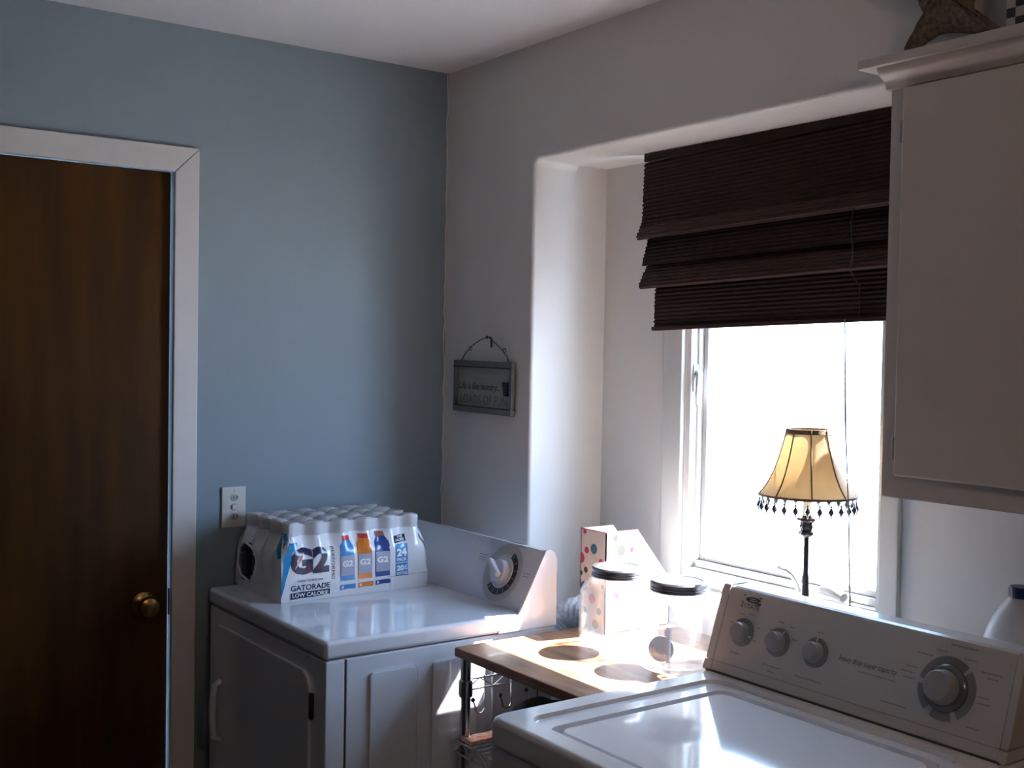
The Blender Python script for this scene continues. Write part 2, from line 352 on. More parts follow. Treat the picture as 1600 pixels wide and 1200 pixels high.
bm = new(); box(bm, (.829, .315, 1.046), (1.374, .318, 1.984)); obj('glass_pane', bm, 'glass', sa)
lk = wpart('lock_plate', [((.803, .268, 1.478), (.811, .292, 1.552))], 'frame', .002)
bm = new(); tube(bm, [(.812, .280, 1.530), (.822, .277, 1.526), (.826, .270, 1.505), (.826, .266, 1.475), (.827, .265, 1.445)], .006, 8, radii=[.009, .010, .008, .006, .004]); obj('lock_lever', bm, 'frame', lk)
bm = new(); box(bm, (.808, .288, 1.145), (.8145, .300, 1.157), .002); obj('sash_pin', bm, 'sash', wn)
cr = wpart('crank_housing', [((1.20, .255, 1.010), (1.32, .287, 1.030))], 'frame', .008)
bm = new(); tube(bm, [(1.186, .262, 1.018), (1.188, .250, 1.040), (1.180, .243, 1.056), (1.168, .239, 1.064), (1.152, .236, 1.066)], .006, 10, radii=[.009, .008, .0075, .007, .0055]); obj('crank_handle', bm, 'crank', cr)
bm = new(); bmesh.ops.create_uvsphere(bm, u_segments=14, v_segments=8, radius=.0095, matrix=Matrix.Translation((1.148, .236, 1.068))); obj('crank_knob', bm, 'knobgrey', cr, 'small grey crank knob')
bm = new(); tube(bm, [(1.262, .258, 1.035), (1.300, .246, 1.038), (1.335, .238, 1.030)], .012, 10, radii=[.013, .015, .011]); obj('crank_cover', bm, 'crank', cr)

# ledge below the window, behind the washer
bm = new(); box(bm, (.885, .105, .945), (NR-.002, .260, .970), .004)
ledge = setting('trim_1', bm, 'frame')

# built-in cabinet with crown ledge
CX0, CX1 = 1.618, 2.60
cb = thing('wall_cabinet', 'white built-in wall cabinet above the washer, right of the window', 'cabinet', (2.1, .12, 1.31))
bm = new(); box(bm, (CX0, -.002, 1.312), (CX1, .258, 2.104)); obj('carcass', bm, 'cab', cb)
bm = new()
for lo, hi in (((CX0, -.020, 1.310), (1.700, -.002, 2.104)), ((2.50, -.020, 1.310), (CX1, -.002, 2.104)), ((1.700, -.020, 1.310), (2.50, -.002, 1.385)), ((1.700, -.020, 2.05), (2.50, -.002, 2.104))): box(bm, lo, hi)
obj('face_frame', bm, 'cab', cb)
bm = new(); extrude(bm, [(x, -.0205, z) for x, z in rrect(1.655, 2.54, 1.353, 2.086, .003, 2)], (0, -.018, 0), .004, 2); dr = obj('door', bm, 'cab', cb, 'plain slab door with eased edge', smooth=0)
for hz in (2.005, 1.405):
    bm = new(); lathe(bm, [(0, -.022), (.004, -.022), (.0045, -.018), (.0045, .018), (.004, .022), (0, .022)], 10, Matrix.Translation((1.648, -.026, hz)))
    for k in range(3): lathe(bm, [(.0052, -.014+k*.012), (.0052, -.010+k*.012)], 10, Matrix.Translation((1.648, -.026, hz)))
    obj('hinge', bm, 'knobgrey', dr, 'small worn metal hinge')
bm = new(); box(bm, (1.575, -.072, 2.127), (CX1, -.0005, 2.145), .003); obj('crown_ledge', bm, 'cab', cb)
bm = new(); prof = [(-.0015, 2.127), (-.060, 2.127), (-.058, 2.119), (-.050, 2.111), (-.040, 2.106), (-.033, 2.098), (-.030, 2.090), (-.0205, 2.088), (-.0205, 2.1045), (-.0015, 2.109)]
extrude(bm, [(1.612, y, z) for y, z in prof], (CX1-1.612, 0, 0)); obj('crown_moulding', bm, 'cab', cb)

# ------------------------------------------------------------------ woven blind
bl = thing('roman_blind', 'dark brown woven reed roman blind folded halfway down the window', 'blind', (1.1, .17, 2.1))
TILT = .024
def reedfold(name, prof, x0, x1, m):
    P = []; acc = 0
    for (ya, za), (yb, zb) in zip(prof, prof[1:]):
        L = math.hypot(yb-ya, zb-za); n = max(1, round(L/.0026))
        for k in range(n): P.append((ya+(yb-ya)*k/n, za+(zb-za)*k/n, -(zb-za)/L, (yb-ya)/L))
    P.append((*prof[-1], P[-1][2], P[-1][3]))
    bm = new(); rows = []; bk = []
    for i, (y, z, ny, nz) in enumerate(P):
        s = .0011 if (i//2) % 2 else -.0004
        j = random.Random(i//2).uniform(-.0018, .0018); e0 = x0+j+(0.0015 if i % 4 < 2 else 0)
        f = lambda x, yy, zz: (x, yy, zz+(x-1.1)*TILT)
        cols = [e0+(x1-e0)*k/6 for k in range(7)]
        rows.append([bm.verts.new(f(x, y-s*ny*1.0, z-s*nz)) for x in cols]); bk.append([bm.verts.new(f(x, y+.003*ny, z+.003*nz)) for x in (e0, x1)])
    for a, b in zip(rows, rows[1:]):
        for k in range(6): bm.faces.new([a[k], b[k], b[k+1], a[k+1]])
    for i in range(len(bk)-1):
        bm.faces.new([bk[i][0], bk[i][1], bk[i+1][1], bk[i+1][0]])
        bm.faces.new([rows[i][0], bk[i][0], bk[i+1][0], rows[i+1][0]]); bm.faces.new([rows[i][-1], rows[i+1][-1], bk[i+1][1], bk[i][1]])
    return obj(name, bm, m, bl, smooth=25)
BX1 = 1.52
reedfold('valance', [(.172, 2.092), (.166, 1.925)], .706, BX1, 'blind')
reedfold('fold', [(.174, 1.940), (.156, 1.905), (.153, 1.896), (.157, 1.889), (.188, 1.905)], .700, BX1, 'reedlip')
reedfold('fold', [(.186, 1.905), (.170, 1.850), (.163, 1.826), (.163, 1.820), (.190, 1.832)], .714, BX1, 'blind')
reedfold('fold', [(.190, 1.832), (.170, 1.800), (.156, 1.772), (.154, 1.764), (.158, 1.758), (.195, 1.772)], .712, BX1, 'reedlip')
reedfold('apron', [(.195, 1.776), (.180, 1.755), (.178, 1.654)], .748, BX1, 'blind')
bm = new(); extrude(bm, [(x, y, z+(x-1.1)*TILT) for x, y, z in [(.746, .172, 1.647), (.746, .186, 1.647), (.746, .186, 1.657), (.746, .172, 1.657)]], (0.774, 0, .774*TILT)); obj('bottom_rail', bm, 'reedlip', bl)
bm = new(); box(bm, (.712, .165, 2.086), (BX1, .200, 2.106)); obj('head_rail', bm, 'blind', bl, smooth=0)
bm = new(); tube(bm, [(1.405, .15, 1.90), (1.405, .139, 1.87), (1.405, .148, 1.80), (1.405, .140, 1.765), (1.405, .176, 1.73), (1.405, .175, 1.66)], .0012, 6); obj('lift_cord', bm, 'cord', bl)
bm = new(); tube(bm, [(1.370, .172, 1.66), (1.376, .172, 1.45), (1.392, .172, 1.25), (1.402, .170, 1.05), (1.408, .168, .98)], .0013, 6); obj('pull_cord', bm, 'cordgrey', bl)
bm = new(); tube(bm, [(1.372, .168, 1.66), (1.384, .168, 1.40), (1.398, .168, 1.20), (1.407, .166, 1.05), (1.414, .164, .98)], .0013, 6); obj('pull_cord', bm, 'cordgrey', bl)

# ------------------------------------------------------------------ dryer
D0, D1, DF = .024, .716, -.752; DT = .928
dy = thing('dryer', 'white front-loading dryer in the corner under the drink pack', 'dryer', (.37, -.38, 0))
bm = new(); box(bm, (D0+.004, DF+.006, .03), (D1-.002, -.115, .884), .004); obj('body', bm, 'enamel_d', dy)
for x in (D0+.05, D1-.05):
    for y in (DF+.06, -.17):
        bm = new(); lathe(bm, [(0, 0), (.02, 0), (.02, .012), (.009, .014), (.009, .032), (0, .032)], 12, Matrix.Translation((x, y, 0))); obj('foot', bm, 'black', dy)
bm = new(); box(bm, (D0, DF-.004, .886), (D1+.004, -.112, DT), .010, 3); obj('top', bm, 'enamel_d', dy)
# front panel wraps a little way round the side, ending in a seam
bm = new(); box(bm, (D0+.004, DF, .035), (D1+.001, -.704, .882), .004); obj('front_panel', bm, 'enamel_d', dy)
bm = new(); box(bm, (D1-.004, -.7035, .035), (D1-.0005, -.7005, .882)); obj('side_seam', bm, 'seam', dy)
bm = new(); box(bm, (D1-.003, -.700, .035), (D1+.001, -.118, .882), .002); sp = obj('side_panel', bm, 'enamel_d', dy)
for ya, yb in ((-.642, -.517), (-.476, -.345), (-.304, -.180)):      # pressed panels in the side sheet
    bm = new(); extrude(bm, [(D1+.0005, y, z) for y, z in rrect(ya, yb, .16, .845, .012)], (.0055, 0, 0), .0045, 2); obj('pressed_panel', bm, 'enamel_d', sp)
bm = new(); extrude(bm, [(x, DF+.001, z) for x, z in rrect(.070, .652, .17, .846, .045, 7)], (0, -.010, 0), .005, 3); dd = obj('door', bm, 'enamel_d', dy, 'rounded rectangular loading door')
bm = new(); tube(bm, [(.128, DF-.008, .545), (.128, DF-.026, .553), (.128, DF-.030, .60), (.128, DF-.030, .65), (.128, DF-.026, .690), (.128, DF-.008, .698)], .009, 10); obj('handle', bm, 'enamel_d', dd, 'slim vertical pull handle')
bm = new(); box(bm, (.650, DF-.009, .74), (.662, DF+.001, .80), .002); obj('hinge', bm, 'black', dd, 'small dark hinge')
# console
cpr = [(-.212, .9275), (-.208, .940), (-.150, 1.066), (-.143, 1.076), (-.134, 1.077), (-.122, 1.071), (-.113, 1.056), (-.110, 1.03), (-.110, .9275)]
bm = new(); extrude(bm, [(D0+.01, y, z) for y, z in cpr], (D1-.010-D0, 0, 0)); obj('console', bm, 'enamel_d', dy, smooth=40)
cap = [(-.146, 1.080), (-.134, 1.081), (-.119, 1.074), (-.110, 1.056), (-.1095, .886), (-.289, .886), (-.287, .899), (-.270, .911), (-.243, .917), (-.227, .928), (-.219, .942), (-.214, .952)]
bm = new(); extrude(bm, [(D1-.004, y, z) for y, z in cap], (.010, 0, 0), .0025, 2); obj('console_end_cap', bm, 'enamel_d', dy, smooth=40)
F = frame((.579, -.1785, 1.0035), (1, 0, 0), (0, .058, .126)); f = onplane(F)
bm = new(); q, fs = arcband(0, 0, .050, .078, 0, 2*PI, 48); flat(bm, q, fs, onplane(F, .0004)); rg = obj('dial_scale', bm, mat('dial_scale_pale', (.47, .475, .48), .4), dy, smooth=0)
bm = new(); q, fs = arcband(0, 0, .043, .060, math.radians(-135), math.radians(70), 40); flat(bm, q, fs, onplane(F, .0010)); obj('dial_black_arc', bm, 'black', rg, smooth=0)
bm = new()
for k in range(9):
    a = math.radians(-125+k*23); q = [(.047, -.0006), (.057, -.0006), (.057, .0006), (.047, .0006)]
    poly(bm, [(u*math.cos(a)-v*math.sin(a), u*math.sin(a)+v*math.cos(a)) for u, v in q], onplane(F, .0016))
obj('dial_marks', bm, 'white_ink', rg, smooth=0)
def dashes(F, specs, eps=.0008):
    bm = new(); rr = random.Random(3)
    for u0, u1, v, h in specs:                                   # print too small to read: broken strokes
        u = u0
        while u < u1:
            l = rr.uniform(.0012, .0034); poly(bm, [(u, v), (min(u+l, u1), v), (min(u+l, u1), v+h*rr.uniform(.6, 1)), (u, v+h)], onplane(F, eps)); u += l+.0009
    return bm
obj('dial_print', dashes(F, [(-.022, .045, .082, .003), (.02, .055, .075, .003), (-.125, -.085, .031, .003), (-.122, -.09, .024, .003), (-.12, -.088, .017, .003), (.083, .115, .012, .003), (.088, .112, .004, .003), (-.07, -.05, .03, .0025), (-.062, -.045, .042, .0025)]), 'printmid', dy, smooth=0)
bm = new(); lathe(bm, [(0, .022), (.026, .022), (.030, .019), (.033, .004), (.040, .002), (.041, 0)], 32, F); kb = obj('dial_knob', bm, 'enamel_d', dy, 'round white timer knob with grip bar')
bm = new(); a = math.radians(150)
G = F @ Matrix.Rotation(a, 4, 'Z') @ Matrix.Translation((.004, 0, .022)); t = bmesh.new(); box(t, (-.030, -.008, -.004), (.036, .008, .014), .005, 3)
for v in t.verts: v.co = G @ v.co
merge(bm, t); obj('grip_bar', bm, 'enamel_d', kb)

# ------------------------------------------------------------------ shrink-wrapped drink pack
PX0, PX1, PY0, PY1, PZ = .014, .313, -.676, -.243, DT+.0004
NXB, NYB = 4, 6; px_, py_ = (PX1-PX0)/NXB, (PY1-PY0)/NYB
pk = thing('drink_pack', 'shrink-wrapped pack of sports drink bottles lying on the dryer', 'drink pack', ((PX0+PX1)/2, (PY0+PY1)/2, PZ))
def lerp(tab, z):
    if z <= tab[0][0]: return tab[0][1]
    for (a, va), (b, vb) in zip(tab, tab[1:]):
        if z <= b: s = (z-a)/(b-a); s = s*s*(3-2*s); return va+(vb-va)*s
    return tab[-1][1]
TD = [(0, .001), (.004, 0), (.040, 0), (.055, .0015), (.095, .001), (.116, .0018), (.140, .0088), (.160, .0160), (.168, .0178), (.179, .0162), (.195, .0164), (.199, .0180)]
TA = [(0, 0), (.042, 0), (.060, .002), (.095, .0032), (.116, .006), (.140, .014), (.165, .021), (.180, .021), (.199, .021)]
def sag(s, pitch): return .5-.5*math.cos(2*PI*(s/pitch-.5))
def filmx(y, z):
    zr = z-PZ; e = min(y-PY0, PY1-y); s = sag(y-PY0, py_)
    if e < py_/2: s *= max(0, min(1, (e-.006)/.01))*1.0 if False else 1.0
    return PX1-lerp(TD, zr)-lerp(TA, zr)*s*.9
def per(u, zr):
    # rectangle perimeter, u in 0..1 over four sides; returns point with inset
    d_, a_ = lerp(TD, zr), lerp(TA, zr)*.9; k, s = int(u*4) % 4, (u*4) % 1
    e = .010
    if k == 0: y = PY0+s*(PY1-PY0); x = PX1-d_-a_*sag(y-PY0, py_); y = max(PY0+d_, min(PY1-d_, y)); return x, y
    if k == 1: x = PX1-s*(PX1-PX0); y = PY1-d_-a_*sag(x-PX0, px_); x = max(PX0+d_, min(PX1-d_, x)); return x, y
    if k == 2: y = PY1-s*(PY1-PY0); x = PX0+d_+a_*sag(y-PY0, py_); y = max(PY0+d_, min(PY1-d_, y)); return x, y
    x = PX0+s*(PX1-PX0); y = PY0+d_+a_*sag(x-PX0, px_); x = max(PX0+d_, min(PX1-d_, x)); return x, y
NU = 288
def top_h(x, y):
    i = min(NXB-1, max(0, int((x-PX0)/px_))); j = min(NYB-1, max(0, int((y-PY0)/py_)))
    dd_ = math.hypot(x-(PX0+(i+.5)*px_), y-(PY0+(j+.5)*py_)); s = max(0, min(1, (dd_-.0195)/.020)); return .1998-.013*s*s*(3-2*s)
bm = new(); bt = new()
levels = [0, .004, .02, .04, .047, .055, .065, .08, .095, .108, .122, .130, .137, .144, .150, .157, .164]
rings = [[bm.verts.new((*per(k/NU, z), PZ+z)) for k in range(NU)] for z in levels]
HC = Vector((.085, PY0, .9995))
for a, b in zip(rings, rings[1:]):
    for k in range(NU):
        fvs = [a[k], a[(k+1) % NU], b[(k+1) % NU], b[k]]; c = sum((v.co for v in fvs), Vector())/4
        if c.y < PY0+.02 and abs(c.x-.5*(PX0+PX1)) < .14 and ((c.x-HC.x)/.060)**2+((c.z-HC.z)/.049)**2 < 1: continue
        bm.faces.new(fvs)
fo = obj('film', bm, 'film', pk, 'white printed shrink film', smooth=60)
lv2 = [.164, .172, .180, .188, .194]
rr_ = [[bt.verts.new((*per(k/NU, z), PZ+z)) for k in range(NU)] for z in lv2]
cxp, cyp = (PX0+PX1)/2, (PY0+PY1)/2; NT = 26
for r_ in range(1, NT+1):
    s = 1-r_/NT; ring = []
    for k in range(NU):
        x, y = per(k/NU, .196); x, y = cxp+(x-cxp)*s, cyp+(y-cyp)*s
        ring.append(bt.verts.new((x, y, PZ+top_h(x, y)+random.uniform(-.0004, .0004))) if s > 0 else None)
    if s > 0: rr_.append(ring)
for a, b in zip(rr_, rr_[1:]):
    for k in range(NU): bt.faces.new([a[k], a[(k+1) % NU], b[(k+1) % NU], b[k]])
bt.faces.new(rr_[-1]); obj('film_top', bt, 'clearfilm', pk, 'clear film stretched over the caps', smooth=60)
# torn rim of the hand hole
bm = new(); pts = []
for k in range(40):
    a = 2*PI*k/40; x = HC.x+.061*math.cos(a)+.002*math.sin(5*a); z = HC.z+.050*math.sin(a)+.0015*math.cos(7*a); pts.append((x, PY0+.003+.0015*math.sin(3*a), z))
tube(bm, pts, .0035, 8, closed=True); obj('hole_rim', bm, 'film', pk, 'crumpled rim of the hand hole')
bm = new(); prof = [(0, .002), (.030, .002), (.0335, .008), (.0335, .085), (.031, .090), (.0335, .096), (.0335, .110), (.0275, .136), (.0195, .155), (.0160, .166), (.0160, .176), (0, .176)]
lathe(bm, prof, 18); bmesh.ops.translate(bm, verts=bm.verts, vec=(PX0+px_/2, PY0+py_/2, PZ)); b0 = obj('bottle', bm, 'drink', pk)
bm = new(); t = bmesh.new(); n = 40; lo = []; hi = []
for k in range(n):
    a = 2*PI*k/n; r_ = .0192 if k % 2 else .0180; lo.append(t.verts.new((r_*math.cos(a), r_*math.sin(a), .178))); hi.append(t.verts.new((r_*.97*math.cos(a), r_*.97*math.sin(a), .197)))
for k in range(n): t.faces.new([lo[k], lo[(k+1) % n], hi[(k+1) % n], hi[k]])
t.faces.new(hi); t.faces.new(lo[::-1]); merge(bm, t)
bmesh.ops.translate(bm, verts=bm.verts, vec=(PX0+px_/2, PY0+py_/2, PZ)); c0 = obj('cap', bm, 'capwhite', b0, smooth=20)
for i in range(NXB):
    for j in range(NYB):
        if i or j:
            nb = inst(b0, pk, (i*px_, j*py_, 0)); inst(c0, nb, (0, 0, 0))
# print on the side film
CUT = ([PY0+k*.006 for k in range(-8, 73)], [PZ+k*.008 for k in range(1, 26)])
def fmap(e):
    def g(y, z):
        zr = z-PZ; y0 = PY0+lerp(TD, zr)
        if y >= y0: return (filmx(y, z)+e, y, z)
        x = filmx(y0, z)-(y0-y); return (x+e*.3, y0+lerp(TA, zr)*.9*sag(x-PX0, px_)-e, z)        # round the corner on to the end face
    return g
def ink(name, m, fn, e=.0010, label=None):
    bm = new(); fn(bm, fmap(e)); return obj(name, bm, m, fo, label, smooth=60)
BOLT = [(-.672, 1.048), (-.668, 1.036), (-.6735, 1.036)]
ink('bolt_emblem', 'cyan', lambda b, f: (poly(b, [(-.704, 1.078), (-.664, 1.103), (-.641, 1.099), (-.648, 1.077), (-.627, 1.078), (-.629, 1.061), (-.645, 1.055), (-.651, 1.024), (-.6765, .940), (-.6765, .962), (-.669, 1.020), (-.672, 1.048), (-.696, 1.035)], f, CUT)), label='cyan lightning bolt')
ink('lettering', 'navy', lambda b, f: (text(b, 'G2', -.652, -.541, .996, 1.064, f, .055, cuts=CUT), text(b, 'PERFORM', -.534, -.525, .988, 1.060, f, rot=True, cuts=CUT), text(b, '02', -.534, -.525, .977, .986, f, rot=True, cuts=CUT), text(b, 'THIRST QUENCHER', -.632, -.558, .9765, .9825, f, .01, cuts=CUT), text(b, 'GATORADE', -.650, -.539, .956, .9705, f, .012, cuts=CUT),
    poly(b, [(-.651, .9345), (-.62, .937), (-.59, .9365), (-.54, .9395), (-.54, .9535), (-.59, .9525), (-.62, .953), (-.651, .951)], f, CUT),
    poly(b, [(-.346, 1.054), (-.306, 1.057), (-.306, 1.075), (-.346, 1.073)], f, CUT)), label='navy lettering')
ink('lettering', 'white_ink', lambda b, f: (text(b, 'LOW CALORIE', -.646, -.545, .9395, .9500, f, .02, cuts=CUT), text(b, 'LOW', -.333, -.318, 1.067, 1.0725, f, .02, cuts=CUT), text(b, 'CALORIE', -.342, -.310, 1.058, 1.0645, f, .02, cuts=CUT)), .0019, 'white lettering')
ink('bolt_emblem', 'white_ink', lambda b, f: poly(b, [(-.640, 1.010), (-.616, 1.037), (-.612, 1.052), (-.634, 1.034), (-.630, 1.030)], f, CUT), .0019, 'white edge of the small bolt')
ink('bolt_emblem', 'ink_red', lambda b, f: poly(b, [(-.633, 1.020), (-.618, 1.036), (-.6145, 1.048), (-.630, 1.035), (-.626, 1.031)], f, CUT), .0026, 'small red bolt')
def pic(y0, y1, zb, zt, body, capm):
    w_ = y1-y0; h_ = zt-zb; yc = (y0+y1)/2
    prof = [(.0, .5), (.03, .5), (.36, .5), (.60, .5), (.64, .44), (.68, .5), (.78, .48), (.86, .34), (.90, .26)]
    pr = [(-b_*w_+yc, zb+a_*h_) for a_, b_ in prof]; pr2 = [(b_*w_+yc, zb+a_*h_) for a_, b_ in prof[::-1]]
    ink('printed_bottle', body, lambda b, f: poly(b, pr+pr2, f, CUT), .0010, 'printed picture of a drink bottle')
    ink('printed_cap', capm, lambda b, f: poly(b, [(yc-.30*w_, zb+.90*h_), (yc+.30*w_, zb+.90*h_), (yc+.27*w_, zt), (yc-.27*w_, zt)], f, CUT), .0010)
    ink('printed_label', 'ink_grey', lambda b, f: poly(b, [(yc-.47*w_, zb+.11*h_), (yc+.47*w_, zb+.11*h_), (yc+.47*w_, zb+.56*h_), (yc-.47*w_, zb+.56*h_)], f, CUT), .0019)
    ink('printed_lettering', 'white_ink', lambda b, f: text(b, 'G2', yc-.38*w_, yc+.36*w_, zb+.31*h_, zb+.45*h_, f, .045, cuts=CUT), .0027)
pic(-.509, -.467, .969, 1.085, 'ink_blue', 'ink_red'); pic(-.457, -.415, .969, 1.086, 'ink_orange', 'ink_red'); pic(-.405, -.361, .970, 1.087, 'ink_royal', 'ink_brown')
for y0, y1, z0, z1, m in ((-.510, -.465, .945, .959, 'ink_blue'), (-.457, -.412, .946, .960, 'ink_orange'), (-.405, -.360, .948, .961, 'ink_royal')):
    ink('flavour_banner', m, lambda b, f: poly(b, [(y0, z0), (y0+.022, z0+.002), (y1, z0+.001), (y1, z1), (y0+.022, z1), (y0, z1-.001)], f, CUT))
    ink('banner_lettering', 'white_ink', lambda b, f: text(b, '8', y0+.003, y0+.010, z0+.003, z1-.003, f, .03, cuts=CUT), .0019)
ink('count_panel', 'ink_blue', lambda b, f: (poly(b, [(-.343, 1.001), (-.305, 1.001), (-.305, 1.051), (-.343, 1.051)], f, CUT), poly(b, [(-.343, .966), (-.305, .966), (-.305, .999), (-.343, .999)], f, CUT)), label='blue panels giving the count')
ink('lettering', 'white_ink', lambda b, f: (text(b, '24', -.340, -.308, 1.018, 1.039, f, .05, cuts=CUT), text(b, 'PACK', -.340, -.308, 1.005, 1.014, f, .03, cuts=CUT), text(b, '20', -.340, -.317, .979, .994, f, .05, cuts=CUT), text(b, 'oz', -.315, -.308, .981, .993, f, .02, cuts=CUT), text(b, 'BOTTLES', -.340, -.308, .9685, .9755, f, .03, cuts=CUT)), .0019, 'white count lettering')
ink('film_seam', 'ink_grey', lambda b, f: poly(b, [(-.370, .9655), (-.245, .9668), (-.245, .9680), (-.370, .9665)], f, CUT))

# ------------------------------------------------------------------ switch plate and hanging sign
o_ = thing('wall_outlet', 'white three-gang switch and outlet plate on the blue wall', 'outlet', (0, -.679, 1.082))
bm = new(); box(bm, (.0005, -.714, 1.082), (.007, -.645, 1.194), .003, 2); obj('cover_plate', bm, 'plate', o_)
for k, z in enumerate((1.164, 1.138, 1.112)):
    bm = new(); lathe(bm, [(0, .0085), (.0085, .0085), (.010, .0065)], 18, frame((0, -.679, z), (0, 1, 0), (0, 0, 1)))
    for v in bm.verts: v.co.y = -.679+(v.co.y+.679)*1.15
    u = obj('switch' if k == 1 else 'receptacle', bm, 'plate_dark', o_)
    bm = new()
    if k == 1: box(bm, (.006, -.686, z-.006), (.013, -.672, z+.006), .002)
    else: box(bm, (.0075, -.672, z-.004), (.0092, -.670, z+.005)); box(bm, (.0075, -.682, z-.004), (.0092, -.680, z+.004))
    obj('toggle' if k == 1 else 'slot', bm, 'plate' if k == 1 else 'black', u)
for z in (1.183, 1.093):
    bm = new(); lathe(bm, [(0, .0085), (.002, .008), (.0025, .0065)], 10, frame((0, -.679, z), (0, 1, 0), (0, 0, 1))); obj('screw', bm, 'plate_dark', o_)

sg = thing('hanging_sign', 'grey metal framed laundry sign hanging by a wire beside the recess', 'sign', (.235, -.006, 1.395))
S = Matrix.Translation((.235, 0, 1.472)) @ Matrix.Rotation(math.radians(.6), 4, 'Y')
def sgeo(bm):
    for v in bm.verts: v.co = S @ v.co
    return bm
hw, hh = .150, .076
for nm, lo, hi in (('frame_rail', (-hw, -.022, hh-.017), (hw, -.006, hh)), ('frame_rail', (-hw, -.022, -hh), (hw, -.006, -hh+.017)), ('frame_stile', (-hw, -.0215, -hh+.017), (-hw+.013, -.006, hh-.017)), ('frame_stile', (hw-.013, -.0215, -hh+.017), (hw, -.006, hh-.017))):
    bm = new(); box(bm, lo, hi, .002); obj(nm, sgeo(bm), 'galv', sg)
bm = new(); box(bm, (-hw+.010, -.012, -hh+.012), (hw-.010, -.007, hh-.012)); obj('sign_face', sgeo(bm), 'signface', sg)
bm = new(); tube(bm, [(-hw+.002, -.023, hh-.018), (hw-.002, -.023, hh-.018)], .0016, 6); tube(bm, [(-hw+.004, -.023, -hh+.018), (hw-.002, -.023, -hh+.018)], .0016, 6); obj('frame_wire', sgeo(bm), 'cord', sg)
sf = lambda u, v: (u, -.0128, v)
bm = new(); text(bm, 'Life is like laundry...', -.130, .082, -.014, .012, sf, .012, .25); obj('lettering', sgeo(bm), 'print', sg, 'thin black handwriting', smooth=0)
bm = new(); text(bm, 'LOADS OF FUN!', -.122, .128, -.050, -.024, sf, -.004); obj('lettering', sgeo(bm), 'signpale', sg, 'pale outlined capitals', smooth=0)
# little wire laundry basket on the sign
bm = new(); BK = Matrix.Translation((.116, -.020, -.021)); lathe(bm, [(0, 0), (.014, 0), (.0215, .038), (.0235, .040), (.0205, .040), (.013, .002)], 16, BK)
for v in bm.verts: v.co.y = -.0145+(v.co.y+.020)*.35
for k in range(5):
    for m_ in range(3):
        pass
bk = obj('basket', sgeo(bm), 'black', sg, 'tiny dark laundry basket ornament')
bm = new()
for r_ in range(3):
    for k in range(6):
        u = -.013+k*.0052; z = -.013+r_*.0085; poly(bm, circ(.116+u*(1+.12*r_), z, .0013, 8), lambda a, b: (a, -.0235, b))
obj('basket_hole', sgeo(bm), 'galv', bk)
bm = new(); W3 = [(-.118, -.014, 1.547), (-.095, -.015, 1.570), (-.070, -.013, 1.589), (-.035, -.010, 1.606), (.0, -.012, 1.615), (.018, -.010, 1.617)]
tube(bm, [(.235+x, y, z) for x, y, z in W3]+[(.235+x, y, z) for x, y, z in [(.030, -.010, 1.613), (.060, -.012, 1.598), (.095, -.013, 1.578), (.118, -.015, 1.562), (.128, -.016, 1.545)]], .0014, 6)
for x, z in ((.165, 1.584), (.338, 1.580)): tube(bm, [(x+.006*math.cos(a*PI/5), -.014, z+.006*math.sin(a*PI/5)) for a in range(10)], .0011, 6, closed=True)
obj('hanging_wire', bm, 'cord', sg)
nl = new(); lathe(nl, [(0, .018), (.0045, .017), (.0045, .014), (.0015, .014), (.0015, 0), (0, 0)], 10, frame((.252, -.0005, 1.6175), (1, 0, 0), (0, 0, 1)))
box(nl, (.256, -.006, 1.588), (.262, -.003, 1.616), .001); nl_ = obj('nail', nl, 'cord', None, loc=(.252, 0, 1.6175)); tagset(nl_, 'small dark nail in the wall holding the wire of the sign', 'nail')

# ------------------------------------------------------------------ rolling cart between dryer and washer
BX0, BXR, BY0, BY1, BZ = .7445, 1.258, -.432, .168, .880
ct = thing('kitchen_cart', 'chrome wire cart with dark wooden top between dryer and washer', 'cart', (1.0, -.13, 0))
bm = new(); box(bm, (BX0, BY0, .857), (BXR, BY1, BZ), .004, 2); obj('wooden_top', bm, 'wood', ct, 'glossy dark stained wooden top')
for x in (BX0+.018, BXR-.018):
    for y in (BY0+.022, BY1-.022):
        T = Matrix.Translation((x, y, 0))
        bm = new(); lathe(bm, [(0, .03), (.0125, .03), (.0125, .857), (0, .857)], 18, T); po_ = obj('post', bm, 'chrome', ct)
        bm = new(); lathe(bm, [(.0125, .764), (.017, .764), (.0175, .772), (.0165, .800), (.0155, .803), (.0125, .803)], 18, T); obj('collar', bm, 'chrome', po_); bm = new(); lathe(bm, [(.0125, .628), (.0165, .628), (.017, .636), (.016, .672), (.0125, .673)], 18, T); obj('collar', bm, 'chrome', po_)
        bm = new(); lathe(bm, [(0, 0), (.018, 0), (.018, .02), (.012, .031), (0, .031)], 14, T); obj('foot', bm, 'black', po_)
def truss(bm, a, b, z0, z1, n):
    a, b = Vector(a), Vector(b)
    for z in (z0, z1): tube(bm, [(a.x, a.y, z), (b.x, b.y, z)], .0021, 6)
    P = []
    for k in range(2*n+1): c = a.lerp(b, k/(2*n)); P.append((c.x, c.y, z1 if k % 2 else z0))
    tube(bm, P, .0016, 6)
lx, rx, fy, by = BX0+.018, BXR-.018, BY0+.022, BY1-.022
for nm, a, b in (('side_rail', (lx, fy), (lx, by)), ('side_rail', (rx, fy), (rx, by)), ('back_rail', (lx, by), (rx, by))):
    bm = new(); truss(bm, (*a, 0), (*b, 0), .777, .802, 7); obj(nm, bm, 'chrome', ct)
sh = new(); cor = [(lx-.012, fy-.022), (rx+.012, fy-.022), (rx+.012, by+.022), (lx-.012, by+.022)]
for (a, b) in zip(cor, cor[1:]+cor[:1]): truss(sh, (*a, 0), (*b, 0), .634, .661, 7)
